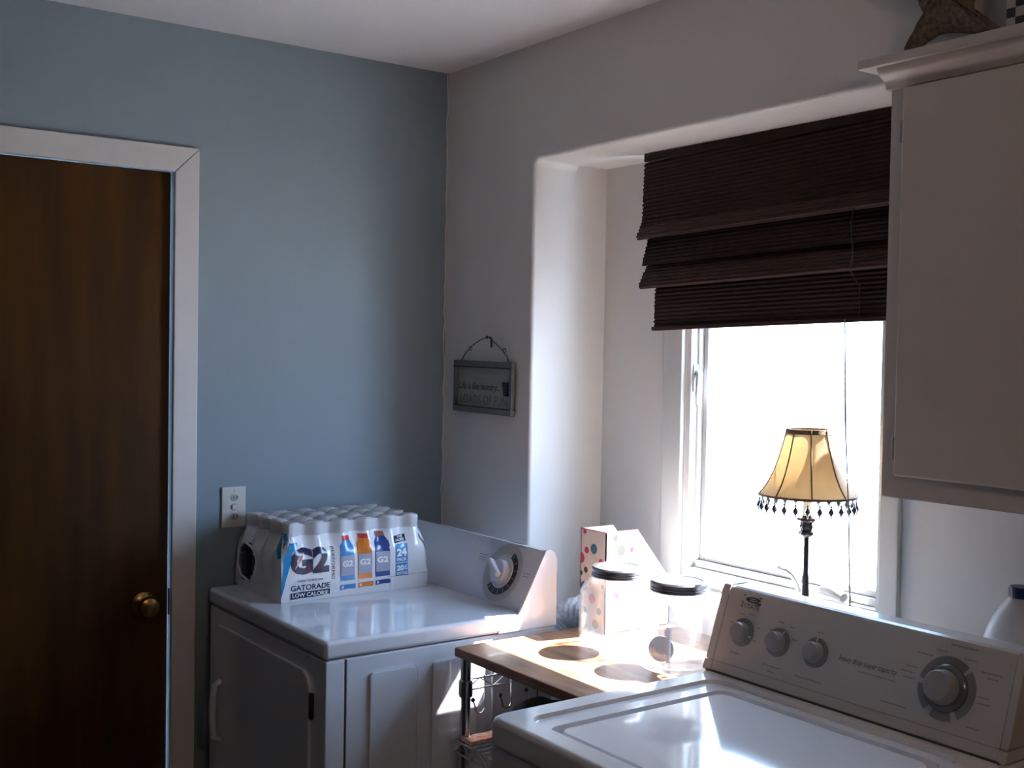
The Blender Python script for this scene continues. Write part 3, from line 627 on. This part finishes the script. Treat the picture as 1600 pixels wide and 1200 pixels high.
for k in range(20):
    x = lx+.01+k*(rx-lx-.02)/19; tube(sh, [(x, fy-.02, .6615), (x, by+.02, .6615)], .0014, 5)
obj('wire_shelf', sh, 'chrome', ct)
for k, (y, m_) in enumerate(((-.362, 1), (-.284, 1), (-.205, 1))):
    hk = new(); pts = [(lx+.003, y-.002, .801), (lx+.0048, y+.002, .8063), (lx-.0005, y+.004, .8065), (lx+.004, y+.004, .79), (lx+.004, y+.004, .735)]
    for a in range(9): t_ = PI*a/8; pts.append((lx+.004, y+.004-.013+.013*math.cos(t_), .730-.013*math.sin(t_)))
    pts += [(lx+.002, y-.023, .740), (lx, y-.026, .748)]
    tube(hk, pts, .0019, 7)
    h = thing('hook', ('chrome hook on the cart rail, nearest the front post', 'middle chrome hook hanging on the cart rail', 'chrome hook on the cart rail, farthest from the front post')[k], 'hook', (lx, y, .80), 'hooks on the cart rail')
    obj('bent_wire', hk, 'chrome', h)
    bm = new(); bmesh.ops.create_uvsphere(bm, u_segments=12, v_segments=8, radius=.0055, matrix=Matrix.Translation((lx, y-.0265, .751))); obj('ball_tip', bm, 'black', h, 'black ball tip')
# glittery dark pouch under the board
bm = new(); bmesh.ops.create_uvsphere(bm, u_segments=32, v_segments=20, radius=1)
for v in bm.verts:
    c = v.co.copy(); s = lambda a, e=.55: math.copysign(abs(a)**e, a)
    v.co = Vector((.955+.13*s(c.x), -.285+.062*s(c.y), .715+.0525*s(c.z)+.003*math.sin(9*c.x+4*c.y)))
po2 = obj('pouch', bm, 'pouch', None, smooth=180, loc=(.955, -.285, .6625)); tagset(po2, 'dark glittery pouch on the wire shelf under the wooden top', 'pouch')
bm = new(); box(bm, (.775, -.415, .6632), (.815, -.24, .672), .001); 
bm2 = new(); box(bm2, (.770, -.425, .6632), (.812, -.250, .672), .001); bm.free()
pp = obj('booklet', bm2, 'paper', None, loc=(.79, -.34, .6632)); tagset(pp, 'orange and cream patterned booklet on the cart wire shelf', 'booklet')

# ------------------------------------------------------------------ jars and file box on the cart
JH = .195
def jar(loc, label, cap_label):
    j = thing('glass_jar', label, 'jar', (loc[0], loc[1], BZ), 'glass storage jars on the cart')
    T = Matrix.Translation((loc[0], loc[1], BZ+.0005))
    bm = new(); lathe(bm, [(0, 0), (.080, 0), (.089, .004), (.093, .012), (.094, .040), (.094, .118), (.091, .136), (.083, .152), (.071, .162), (.063, .167), (.061, .172), (.061, .181)], 48, T)
    lathe(bm, [(0, .010), (.080, .010), (.089, .016), (.0905, .040), (.0905, .117), (.087, .134), (.079, .149), (.066, .160), (.058, .167), (.058, .181)], 48, T)
    obj('glass_body', bm, 'jar', j, smooth=60)
    bm = new(); lathe(bm, [(.060, .170), (.0645, .170), (.066, .172), (.066, .174), (.0645, .1755), (.066, .177), (.066, .1795), (.0645, .181), (.066, .1825), (.066, .190), (.063, .194), (.052, .1935), (.050, .192), (0, .192)], 48, T)
    obj('lid', bm, 'steel', j, 'screw-on steel lid', smooth=30)
    return j
jar((.957, -.108), 'left clear glass jar with steel lid on the cart top', '')
jar((1.150, -.100), 'right clear glass jar with steel lid, next to the washer console', '')
sc = thing('scoop', 'small grey scoop with ribbed handle inside the right glass jar', 'scoop', (1.150, -.100, BZ+.013))
bm = new(); F2 = frame((1.122, -.120, BZ+.040), (0.8, .6, 0), (0, 0, 1)); lathe(bm, [(0, -.006), (.020, -.005), (.027, .008), (.029, .02), (.027, .02), (.019, -.001), (0, -.002)], 24, F2); obj('scoop_bowl', bm, 'scoop', sc)
bm = new()
for k in range(16):
    z = BZ+.016+k*.0045; box(bm, (1.142, -.135, z), (1.158, -.130, z+.0028), .0006, 1)
box(bm, (1.145, -.132, BZ+.012), (1.155, -.127, BZ+.09)); obj('ribbed_handle', bm, 'scoop', sc)

fb = thing('magazine_file', 'white polka-dot cardboard magazine file standing behind the left jar', 'file box', (.795, .055, BZ))
FX0, FX1, FY0, FY1, FZ = .748, .846, -.056, .160, 1.133
obj_th = .003
def fpart(name, pts, vec, lbl=None):
    bm = new(); extrude(bm, pts, vec); return obj(name, bm, 'card', fb, lbl, smooth=0)
sidep = [(FY0, BZ), (FY1, BZ), (FY1, 1.00), (.048, FZ), (FY0, FZ)]
sr = fpart('side_panel', [(FX1, y, z) for y, z in sidep], (-obj_th, 0, 0)); fpart('side_panel', [(FX0, y, z) for y, z in sidep], (obj_th, 0, 0))
sp_ = fpart('spine', [(FX0, FY0, BZ), (FX1, FY0, BZ), (FX1, FY0, FZ), (FX0, FY0, FZ)], (0, obj_th, 0)); fpart('front', [(FX0, FY1, BZ), (FX1, FY1, BZ), (FX1, FY1, 1.00), (FX0, FY1, 1.00)], (0, -obj_th, 0)); fpart('base', [(FX0, FY0, BZ), (FX1, FY0, BZ), (FX1, FY1, BZ), (FX0, FY1, BZ)], (0, 0, obj_th))
g_sp = lambda u, v: (FX0+u, FY0-.0006, BZ+v); g_sd = lambda u, v: (FX1+.0006, FY0+u, BZ+v)
def dots(parent, g, lst, wmax):
    for u, v, r_, m in lst:
        bm = new(); pts = [(min(max(a, .0005), wmax), min(max(b, .002), .252)) for a, b in circ(u, v, r_, 24)]; poly(bm, pts, g)
        obj('printed_dot', bm, m, parent, smooth=0)
dots(sp_, g_sp, [(.052, .207, .0125, 'dotblue'), (.024, .200, .0085, 'dotpink'), (.003, .178, .013, 'dotpink'), (.080, .178, .0085, 'dotpink'), (.022, .150, .0075, 'dotsage'), (.036, .122, .008, 'dotolive'), (.068, .140, .0125, 'dotgrey'), (.016, .108, .0125, 'dotblue'), (.048, .082, .0125, 'dotpink'), (.004, .140, .006, 'dotsage'), (.088, .117, .006, 'dotsage'), (.002, .080, .009, 'dotolive'), (.016, .046, .012, 'dotsage'), (.062, .020, .012, 'dotolive'), (.075, .054, .009, 'dotblue'), (.016, .246, .006, 'dotpink')], .097)
dots(sr, g_sd, [(.050, .206, .014, 'dotsage'), (.078, .158, .015, 'dotblue'), (.012, .175, .014, 'dotgrey'), (.017, .150, .008, 'dotblue'), (.055, .145, .008, 'dotpink'), (.100, .135, .008, 'dotpink'), (.085, .205, .007, 'dotpink'), (.130, .145, .008, 'dotsage'), (.150, .108, .012, 'dotblue'), (.030, .238, .008, 'dotsage'), (.04, .10, .012, 'dotpink'), (.11, .09, .012, 'dotolive'), (.06, .05, .013, 'dotblue'), (.15, .05, .01, 'dotpink')], .215)
bm = new()
for u, v, r_ in ((.040, .165, .026), (.070, .205, .022), (.020, .120, .024), (.060, .110, .028)):
    q, fs = arcband(u, v, r_, r_+.0009, .4, 4.6, 26); q = [(min(max(a, .001), .097), b) for a, b in q]; flat(bm, q, fs, lambda a, b: (FX0+a, FY0-.0004, BZ+b))
obj('printed_swirls', bm, 'lineg', sp_, smooth=0)
bm = new(); tube(bm, [(FX0+.001, FY0+.001, FZ), (FX1-.001, FY0+.001, FZ), (FX1-.001, .048, FZ)], .0016, 6); obj('edge_trim', bm, 'dotpink', fb, 'thin pink edging')

# ------------------------------------------------------------------ foil duct
du = new(); path = [Vector(p) for p in ((.54, .075, .62), (.53, .075, .72), (.525, .080, .80), (.545, .095, .845), (.60, .110, .858), (.65, .110, .840), (.672, .110, .78), (.675, .110, .68))]
def spline(P, n):
    out = []
    for i in range(len(P)-1):
        a, b, c, d_ = P[max(i-1, 0)], P[i], P[i+1], P[min(i+2, len(P)-1)]
        for k in range(n):
            t_ = k/n; out.append(.5*((2*b)+(-a+c)*t_+(2*a-5*b+4*c-d_)*t_*t_+(-a+3*b-3*c+d_)*t_**3))
    return out+[P[-1]]
pp_ = spline(path, 16); rad = [.0515+.0055*math.sin(i*1.4)+random.uniform(-.0015, .0015) for i in range(len(pp_))]
tube(du, pp_, .05, 28, radii=rad)
for v in du.verts: v.co += Vector((random.uniform(-1, 1), random.uniform(-1, 1), random.uniform(-1, 1)))*.0016
du_ = obj('dryer_duct', du, 'foil', None, smooth=0, loc=(.6, .1, .62)); tagset(du_, 'crinkled silver foil exhaust duct behind the dryer', 'duct')

# ------------------------------------------------------------------ washer
WL, WR, WF, WT = 1.272, 1.952, -.700, .907
wa = thing('washer', 'white top-loading washer with sloped control console', 'washer', (1.61, -.36, 0))
bm = new(); box(bm, (WL+.004, WF+.006, .03), (WR-.004, -.03, .852), .006); obj('body', bm, 'enamel', wa)
for x in (WL+.05, WR-.05):
    for y in (WF+.06, -.08):
        bm = new(); lathe(bm, [(0, 0), (.02, 0), (.02, .012), (.009, .014), (.009, .032), (0, .032)], 12, Matrix.Translation((x, y, 0))); obj('foot', bm, 'black', wa)
# top: stepped deck built as nested rounded rectangles
bm = new()
def ring(x0, x1, y0, y1, r_, z): return [bm.verts.new((x, y, z)) for x, y in rrect(x0, x1, y0, y1, r_, 8)]
RG = [ring(WL+.002, WR-.002, WF+.002, -.025, .022, .855), ring(WL, WR, WF, -.024, .024, .862), ring(WL, WR, WF, -.024, .024, .893), ring(WL+.003, WR-.003, WF+.003, -.026, .024, .902), ring(WL+.010, WR-.010, WF+.010, -.030, .024, WT),
      ring(1.326, 1.900, -.652, -.165, .035, WT), ring(1.3285, 1.8975, -.6495, -.1675, .034, WT-.0075), ring(1.374, 1.886, -.644, -.192, .030, WT-.008), ring(1.3755, 1.8845, -.6425, -.1935, .029, WT-.026), ring(1.400, 1.865, -.620, -.219, .02, WT-.026)]
for a, b in zip(RG, RG[1:]):
    for k in range(len(a)): bm.faces.new([a[k], a[(k+1) % len(a)], b[(k+1) % len(b)], b[k]])
bm.faces.new(RG[-1]); bm.faces.new(RG[0][::-1]); obj('top_deck', bm, 'enamel', wa, smooth=50)
bm = new(); RG = [ring(1.392, 1.870, -.628, -.210, .022, WT-.0255), ring(1.390, 1.872, -.630, -.208, .024, WT-.013), ring(1.3915, 1.8705, -.6285, -.2095, .024, WT-.0095), ring(1.395, 1.867, -.625, -.213, .022, WT-.0080)]
for a, b in zip(RG, RG[1:]):
    for k in range(len(a)): bm.faces.new([a[k], a[(k+1) % len(a)], b[(k+1) % len(b)], b[k]])
bm.faces.new(RG[-1]); bm.faces.new(RG[0][::-1]); obj('lid', bm, 'enamel', wa, 'flat lifting lid with rounded corners', smooth=50)
bm = new(); box(bm, (1.272, -.136, WT-.002), (1.945, -.028, WT+.0035)); obj('console_gap', bm, 'seam', wa, 'dark strip standing for the shade in the gap under the console')
cp = [(-.133, .910), (-.126, .929), (-.0775, 1.073), (-.073, 1.080), (-.066, 1.083), (-.025, 1.083), (-.020, 1.078), (-.020, .910)]
bm = new(); extrude(bm, [(1.284, y, z) for y, z in cp], (1.940-1.284, 0, 0)); obj('console', bm, 'panelgrey', wa, smooth=20)
for x0, x1, nm in ((1.262, 1.2835, 'end_cap'), (1.9405, 1.956, 'end_cap')):
    bm = new(); up_ = [(-.127, .930), (-.0795, 1.075), (-.074, 1.083), (-.066, 1.0855), (-.024, 1.0855), (-.018, 1.080), (-.018, .930)]
    extrude(bm, [(x0, y, z) for y, z in up_], (x1-x0, 0, 0), .003, 2); extrude(bm, [(x0-.001, -.136, .9085), (x0-.001, -.1285, .9285), (x0-.001, -.018, .9285), (x0-.001, -.018, .9085)], (x1-x0+.002, 0, 0), .002, 2); obj(nm, bm, 'panelgrey', wa, smooth=30)
F = frame((1.284, -.126, .929), (1, 0, 0), (0, .0485, .144)); f = onplane(F, .0007)
L = math.hypot(.0485, .144)
def vz(z): return (z-.929)/.144*L
bm = new(); poly(bm, [(0, -.0008), (.656, -.0008), (.656, .0008), (0, .0008)], f); obj('trim_line', bm, 'printmid', wa, smooth=0)
for k, (x, z) in enumerate(((1.345, .997), (1.441, .997), (1.537, .997))):
    G = F @ Matrix.Translation((x-1.284, vz(z), 0))
    bm = new(); lathe(bm, [(.0295, .0005), (.0295, .003), (.026, .0045), (0, .0045)], 30, G); kb = obj('knob', bm, 'ringgrey', wa, 'small round grey control knob')
    bm = new(); lathe(bm, [(.021, .0045), (.0185, .020), (.0165, .023), (0, .0235)], 28, G); cpk = obj('knob_cap', bm, 'knobgrey', kb)
    a = math.radians((-12, 60, 90)[k]); bm = new(); poly(bm, [(r_*math.cos(a)-s*math.sin(a), r_*math.sin(a)+s*math.cos(a)) for r_, s in ((.0215, -.0013), (.0285, -.0013), (.0285, .0013), (.0215, .0013))], onplane(G, .0053)); obj('pointer_mark', bm, 'white_ink', kb, smooth=0)
G = F @ Matrix.Translation((1.824-1.284, vz(.998), 0))
for a0, a1 in ((52, 172), (182, 232), (246, 292), (304, 404)):
    bm = new(); q, fs = arcband(0, 0, .040, .0565, math.radians(a0), math.radians(a1), 22); flat(bm, q, fs, onplane(G, .0008)); obj('ring_segment', bm, 'ringgrey', wa, smooth=0)
bm = new(); lathe(bm, [(.0415, .0012), (.0415, .006), (.038, .010), (.033, .012), (0, .012)], 40, G); kd = obj('cycle_dial', bm, 'knobdark', wa, 'large round cycle dial')
bm = new(); lathe(bm, [(.031, .012), (.028, .030), (.025, .034), (0, .035)], 36, G); obj('dial_cap', bm, 'knobgrey', kd, 'grey dial cap')
# lettering and logo
bm = new(); text(bm, 'ESTATE', .040, .090, vz(1.0455), vz(1.0545), f)
u0, u1, v0, v1 = .040, .091, vz(1.0555), vz(1.071)
poly(bm, [(u0, v1), (u0, v1-.0035), (u0+.010, v1)], f); poly(bm, [(u1, v1), (u1-.014, v1), (u1, v1-.003)], f); poly(bm, [(u0, v0), (u0+.006, v0), (u0, v0+.004)], f); poly(bm, [(u1, v0), (u1, v0+.005), (u1-.018, v0)], f)
q, fs = arcband(0, 0, .55, 1.0, math.radians(10), math.radians(335), 30); flat(bm, [(u0+.029+.021*a, (v0+v1)/2+.0062*b) for a, b in q], fs, f); poly(bm, [(u0+.012, (v0+v1)/2-.001), (u0+.048, (v0+v1)/2-.0004), (u0+.048, (v0+v1)/2+.0016), (u0+.012, (v0+v1)/2+.0012)], f)
obj('lettering', bm, 'print', wa, 'dark logo with swoosh and maker lettering', smooth=0)
bm = new(); text(bm, 'heavy duty super capacity', 1.592-1.284, 1.722-1.284, vz(.993), vz(1.006), f, 0, .28); obj('lettering', bm, 'print', wa, 'slanted dark lettering', smooth=0)
def wd(x0, x1, z, h=.003): return (x0-1.284, x1-1.284, vz(z), h)
obj('control_print', dashes(F, [wd(1.640, 1.722, .985, .0025), wd(1.325, 1.352, .953), wd(1.415, 1.463, .948), wd(1.43, 1.45, .938), wd(1.50, 1.565, .945), wd(1.325, 1.340, 1.031, .0025), wd(1.350, 1.372, 1.034, .0025), wd(1.306, 1.314, 1.010, .0035), wd(1.378, 1.388, 1.012, .0025), wd(1.378, 1.386, .986, .0025),
    wd(1.432, 1.446, 1.034, .0035), wd(1.462, 1.474, 1.030, .003), wd(1.412, 1.420, 1.016, .003), wd(1.474, 1.486, 1.008, .003), wd(1.530, 1.545, 1.034, .0025), wd(1.755, 1.785, 1.044), wd(1.815, 1.870, 1.070), wd(1.790, 1.812, 1.056, .0025), wd(1.845, 1.870, 1.052, .0025), wd(1.882, 1.920, 1.038), wd(1.895, 1.916, 1.030), wd(1.735, 1.760, 1.018, .0025), wd(1.728, 1.758, 1.008, .0025), wd(1.735, 1.760, .998, .0025), wd(1.885, 1.905, .998, .0025), wd(1.885, 1.908, .988, .0025), wd(1.70, 1.755, .947), wd(1.875, 1.90, .946)]), 'ringgrey', wa, smooth=0)

# ------------------------------------------------------------------ lamp on the ledge
LX, LY, LZ = 1.280, .170, .970
lm = thing('table_lamp', 'slender bronze table lamp with tan bell shade and bead fringe at the window', 'lamp', (LX, LY, LZ))
T = Matrix.Translation((LX, LY, LZ))
bm = new(); lathe(bm, [(0, .0005), (.052, .0005), (.054, .004), (.050, .009), (.030, .014), (.014, .022), (.009, .030), (0, .030)], 32, T); obj('base', bm, 'bronze', lm)
bm = new(); lathe(bm, [(.0085, .028), (.008, .105), (.0068, .112), (.0062, .116), (.0060, .200), (0, .200)], 16, T); obj('stem', bm, 'bronze', lm)
bm = new(); lathe(bm, [(.006, .196), (.011, .198), (.017, .204), (.0175, .208), (.012, .212), (.0135, .216), (.0155, .221), (.013, .226), (.014, .230), (.0215, .236), (.020, .240), (.011, .243), (.011, .246), (0, .246)], 24, T)
for v in bm.verts:
    d_ = Vector((v.co.x-LX, v.co.y-LY, 0)); a = math.atan2(d_.y, d_.x); k_ = 1+.10*math.cos(8*a) if d_.length > .012 else 1; v.co.x, v.co.y = LX+d_.x*k_, LY+d_.y*k_
obj('neck_ornament', bm, 'bronze', lm, 'turned leafy neck ornament')
bm = new(); lathe(bm, [(.0105, .245), (.0105, .300), (0, .300)], 18, T); obj('candle_sleeve', bm, 'candle', lm, 'cream candle sleeve')
ZB, ZT = 1.262-LZ, 1.412-LZ
SPr = [(.1085, ZB), (.100, ZB+.010), (.0885, ZB+.027), (.0765, ZB+.052), (.0665, ZB+.080), (.0585, ZB+.108), (.0525, ZB+.132), (.049, ZT)]
bm = new(); n = 64; NP = 8
def shr(r_, a): return r_*(1-.035*(.5-.5*math.cos(NP*a)))
Rg = [[bm.verts.new(T @ Vector((shr(r_, 2*PI*k/n)*math.cos(2*PI*k/n), shr(r_, 2*PI*k/n)*math.sin(2*PI*k/n), z))) for k in range(n)] for r_, z in SPr]
for a, b in zip(Rg, Rg[1:]):
    for k in range(n): bm.faces.new([a[k], a[(k+1) % n], b[(k+1) % n], b[k]])
sd = obj('lamp_shade', bm, 'shade', lm, 'tan silk bell shade with eight panels', smooth=60)
for k in range(NP):
    a = 2*PI*k/NP; bm = new(); tube(bm, [T @ Vector(((r_+.0006)*math.cos(a), (r_+.0006)*math.sin(a), z)) for r_, z in SPr], .0017, 6); obj('shade_rib', bm, 'shadetrim', sd)
for r_, z, h_ in ((.1085, ZB, .0035), (.049, ZT-.006, .007)):
    bm = new(); lathe(bm, [(r_-.002, z-h_*.5), (r_+.0022, z-h_*.5), (r_+.0024-(.002 if z > ZB else 0), z+h_), (r_-.003, z+h_)], 64, T); obj('shade_trim', bm, 'shadetrim', sd, 'brown braid edging')
bm = new(); tube(bm, [T @ Vector((.011, 0, ZB+.05)), T @ Vector((.03, 0, ZB+.09)), T @ Vector((0, .001, ZT-.01)), T @ Vector((-.03, 0, ZB+.09)), T @ Vector((-.011, 0, ZB+.05))], .0012, 6)
tube(bm, [T @ Vector((-.048, 0, ZT-.009)), T @ Vector((.048, 0, ZT-.009))], .0012, 6); tube(bm, [T @ Vector((0, 0, ZB)), T @ Vector((0, 0, ZB+.05))], .010, 10); obj('shade_carrier', bm, 'bronze', lm)
bm = new(); lathe(bm, [(.0008, .001), (.0008, -.010), (.0024, -.0115), (.0024, -.0135), (.0014, -.015), (.0060, -.024), (.0054, -.0275), (.0020, -.033), (.0012, -.038), (0, -.040)], 10)
NB = 26
b0 = None
for k in range(NB):
    a = 2*PI*(k+.4)/NB; p = Vector((.1075*math.cos(a), .1075*math.sin(a), ZB))
    if b0 is None: b0 = obj('bead', bm, 'bead', None, smooth=40); b0.parent = sd; b0.location = p; OFF[b0] = Vector((0, 0, 0))
    else: inst(b0, sd, p)

# ------------------------------------------------------------------ bleach bottle on the ledge
bo = thing('bleach_bottle', 'white plastic bottle with navy cap on the ledge behind the washer', 'bottle', (1.795, .178, .9705))
T = Matrix.Translation((1.795, .178, .9705))
bm = new(); lathe(bm, [(0, 0), (.060, 0), (.066, .005), (.066, .070), (.062, .085), (.052, .108), (.040, .128), (.029, .143), (.0225, .150), (.020, .152), (.020, .155), (0, .155)], 36, T); obj('bottle_body', bm, 'bottlewhite', bo, smooth=60)
bm = new(); n = 48; t = bmesh.new(); lo = []; hi = []
lathe(bm, [(.0215, .152), (.0225, .153), (.0225, .170), (.021, .173), (0, .173)], 36, T)
for k in range(24): a = 2*PI*k/24; tube(bm, [T @ Vector((.0225*math.cos(a), .0225*math.sin(a), .154)), T @ Vector((.0225*math.cos(a), .0225*math.sin(a), .170))], .0009, 5)
obj('cap', bm, 'bluecap', bo, 'ribbed navy screw cap')
bm = new(); tube(bm, [T @ Vector(p) for p in ((.030, -.012, .135), (.056, -.024, .128), (.064, -.028, .105), (.062, -.027, .07))], .010, 10); obj('grip', bm, 'bottlewhite', bo)

# ------------------------------------------------------------------ starfish and checked box on the crown ledge
bm = new(); SY, SZ = -.040, 2.145
cx, cz = 1.750, 2.240
SO = [(1.661, 2.147), (1.676, 2.162), (1.694, 2.180), (1.703, 2.197), (1.700, 2.210), (1.692, 2.228), (1.680, 2.248), (1.650, 2.270), (1.600, 2.300), (1.596, 2.308), (1.660, 2.318), (1.712, 2.332), (1.735, 2.375), (1.752, 2.420), (1.762, 2.418), (1.778, 2.370), (1.795, 2.325), (1.850, 2.305), (1.905, 2.285), (1.906, 2.276), (1.850, 2.262), (1.815, 2.242), (1.802, 2.218), (1.800, 2.198), (1.812, 2.180), (1.835, 2.163), (1.856, 2.150), (1.852, 2.146), (1.828, 2.149), (1.795, 2.156), (1.765, 2.164), (1.735, 2.167), (1.712, 2.160), (1.688, 2.150), (1.668, 2.1455)]
SM = []
for i in range(len(SO)):
    a_, b_, c_, d_ = [Vector((*SO[(i+k-1) % len(SO)], 0)) for k in range(4)]
    for k in range(6): t_ = k/6; p_v = .5*((2*b_)+(-a_+c_)*t_+(2*a_-5*b_+4*c_-d_)*t_*t_+(-a_+3*b_-3*c_+d_)*t_**3); SM.append((p_v.x, max(SZ+.0005, p_v.y)))
NA = len(SM); rr2 = random.Random(11); layers = [(1.0, 0.0), (.975, .007), (.93, .012), (.86, .016), (.77, .019), (.66, .022), (.54, .025), (.40, .027), (.25, .029), (.10, .030)]
outs = [[(cx+(x-cx)*s_, max(SZ+.0005, cz+(z-cz)*s_), th+(rr2.uniform(-.0028, .0028) if th else 0)) for x, z in SM] for s_, th in layers]
Fr = [[bm.verts.new((x, SY-th, z)) for x, z, th in ring_] for ring_ in outs]; Bk = [[bm.verts.new((x, SY+th*.5, z)) for x, z, th in ring_] for ring_ in outs[1:]]
for a, b in zip(Fr, Fr[1:]):
    for k in range(NA): bm.faces.new([a[k], a[(k+1) % NA], b[(k+1) % NA], b[k]])
for a, b in zip([Fr[0]]+Bk, Bk):
    for k in range(NA): bm.faces.new([a[k], b[k], b[(k+1) % NA], a[(k+1) % NA]])
bm.faces.new(Fr[-1]); bm.faces.new(Bk[-1][::-1])
st = obj('starfish', bm, 'star', None, smooth=80, loc=(cx, SY, SZ)); tagset(st, 'large dried brown starfish standing on the cabinet crown ledge', 'starfish')
bm = new(); box(bm, (1.872, -.056, 2.1455), (1.955, -.006, 2.245), .0005); ck_ = obj('checkered_box', bm, 'check', None, smooth=0, loc=(1.872, -.056, 2.1455)); tagset(ck_, 'black and white checkered box at the right end of the ledge', 'box')

# ------------------------------------------------------------------ added warm fill globe, out of frame
lf = thing('warm_fill_globe', 'added warm fill globe, unseen, right of the viewpoint', 'lamp', (3.45, -1.15, H))
T = Matrix.Translation((3.45, -1.15, H))
bm = new(); lathe(bm, [(0, 0), (.065, 0), (.062, -.02), (.030, -.035), (.028, -.06), (0, -.06)], 24, T); obj('canopy', bm, 'brass', lf)
mb = bpy.data.materials.new('fill_globe_glow'); mb.use_nodes = True; pb = mb.node_tree.nodes['Principled BSDF']
pb.inputs['Base Color'].default_value = (.8, .75, .65, 1); pb.inputs['Emission Color'].default_value = (1.0, .66, .42, 1); pb.inputs['Emission Strength'].default_value = FILL_GLOW
M['globe'] = mb
bm = new(); lathe(bm, [(0, -.20)]+[(.075*math.sin(PI*k/12), -.127-.073*math.cos(PI*k/12)) for k in range(1, 12)]+[(0, -.054)], 24, T); obj('globe', bm, 'globe', lf, 'added globe glowing as warm fill', smooth=60)

# print that is too small to take apart stays joined
for o in bpy.data.objects:
    if o.type == 'MESH' and o.parent is not None and o.name.split('.')[0] in ('lettering', 'control_print', 'dial_print', 'dial_marks', 'printed_swirls', 'banner_lettering', 'printed_lettering', 'basket_hole', 'count_panel'):
        o['kind'] = 'stuff'
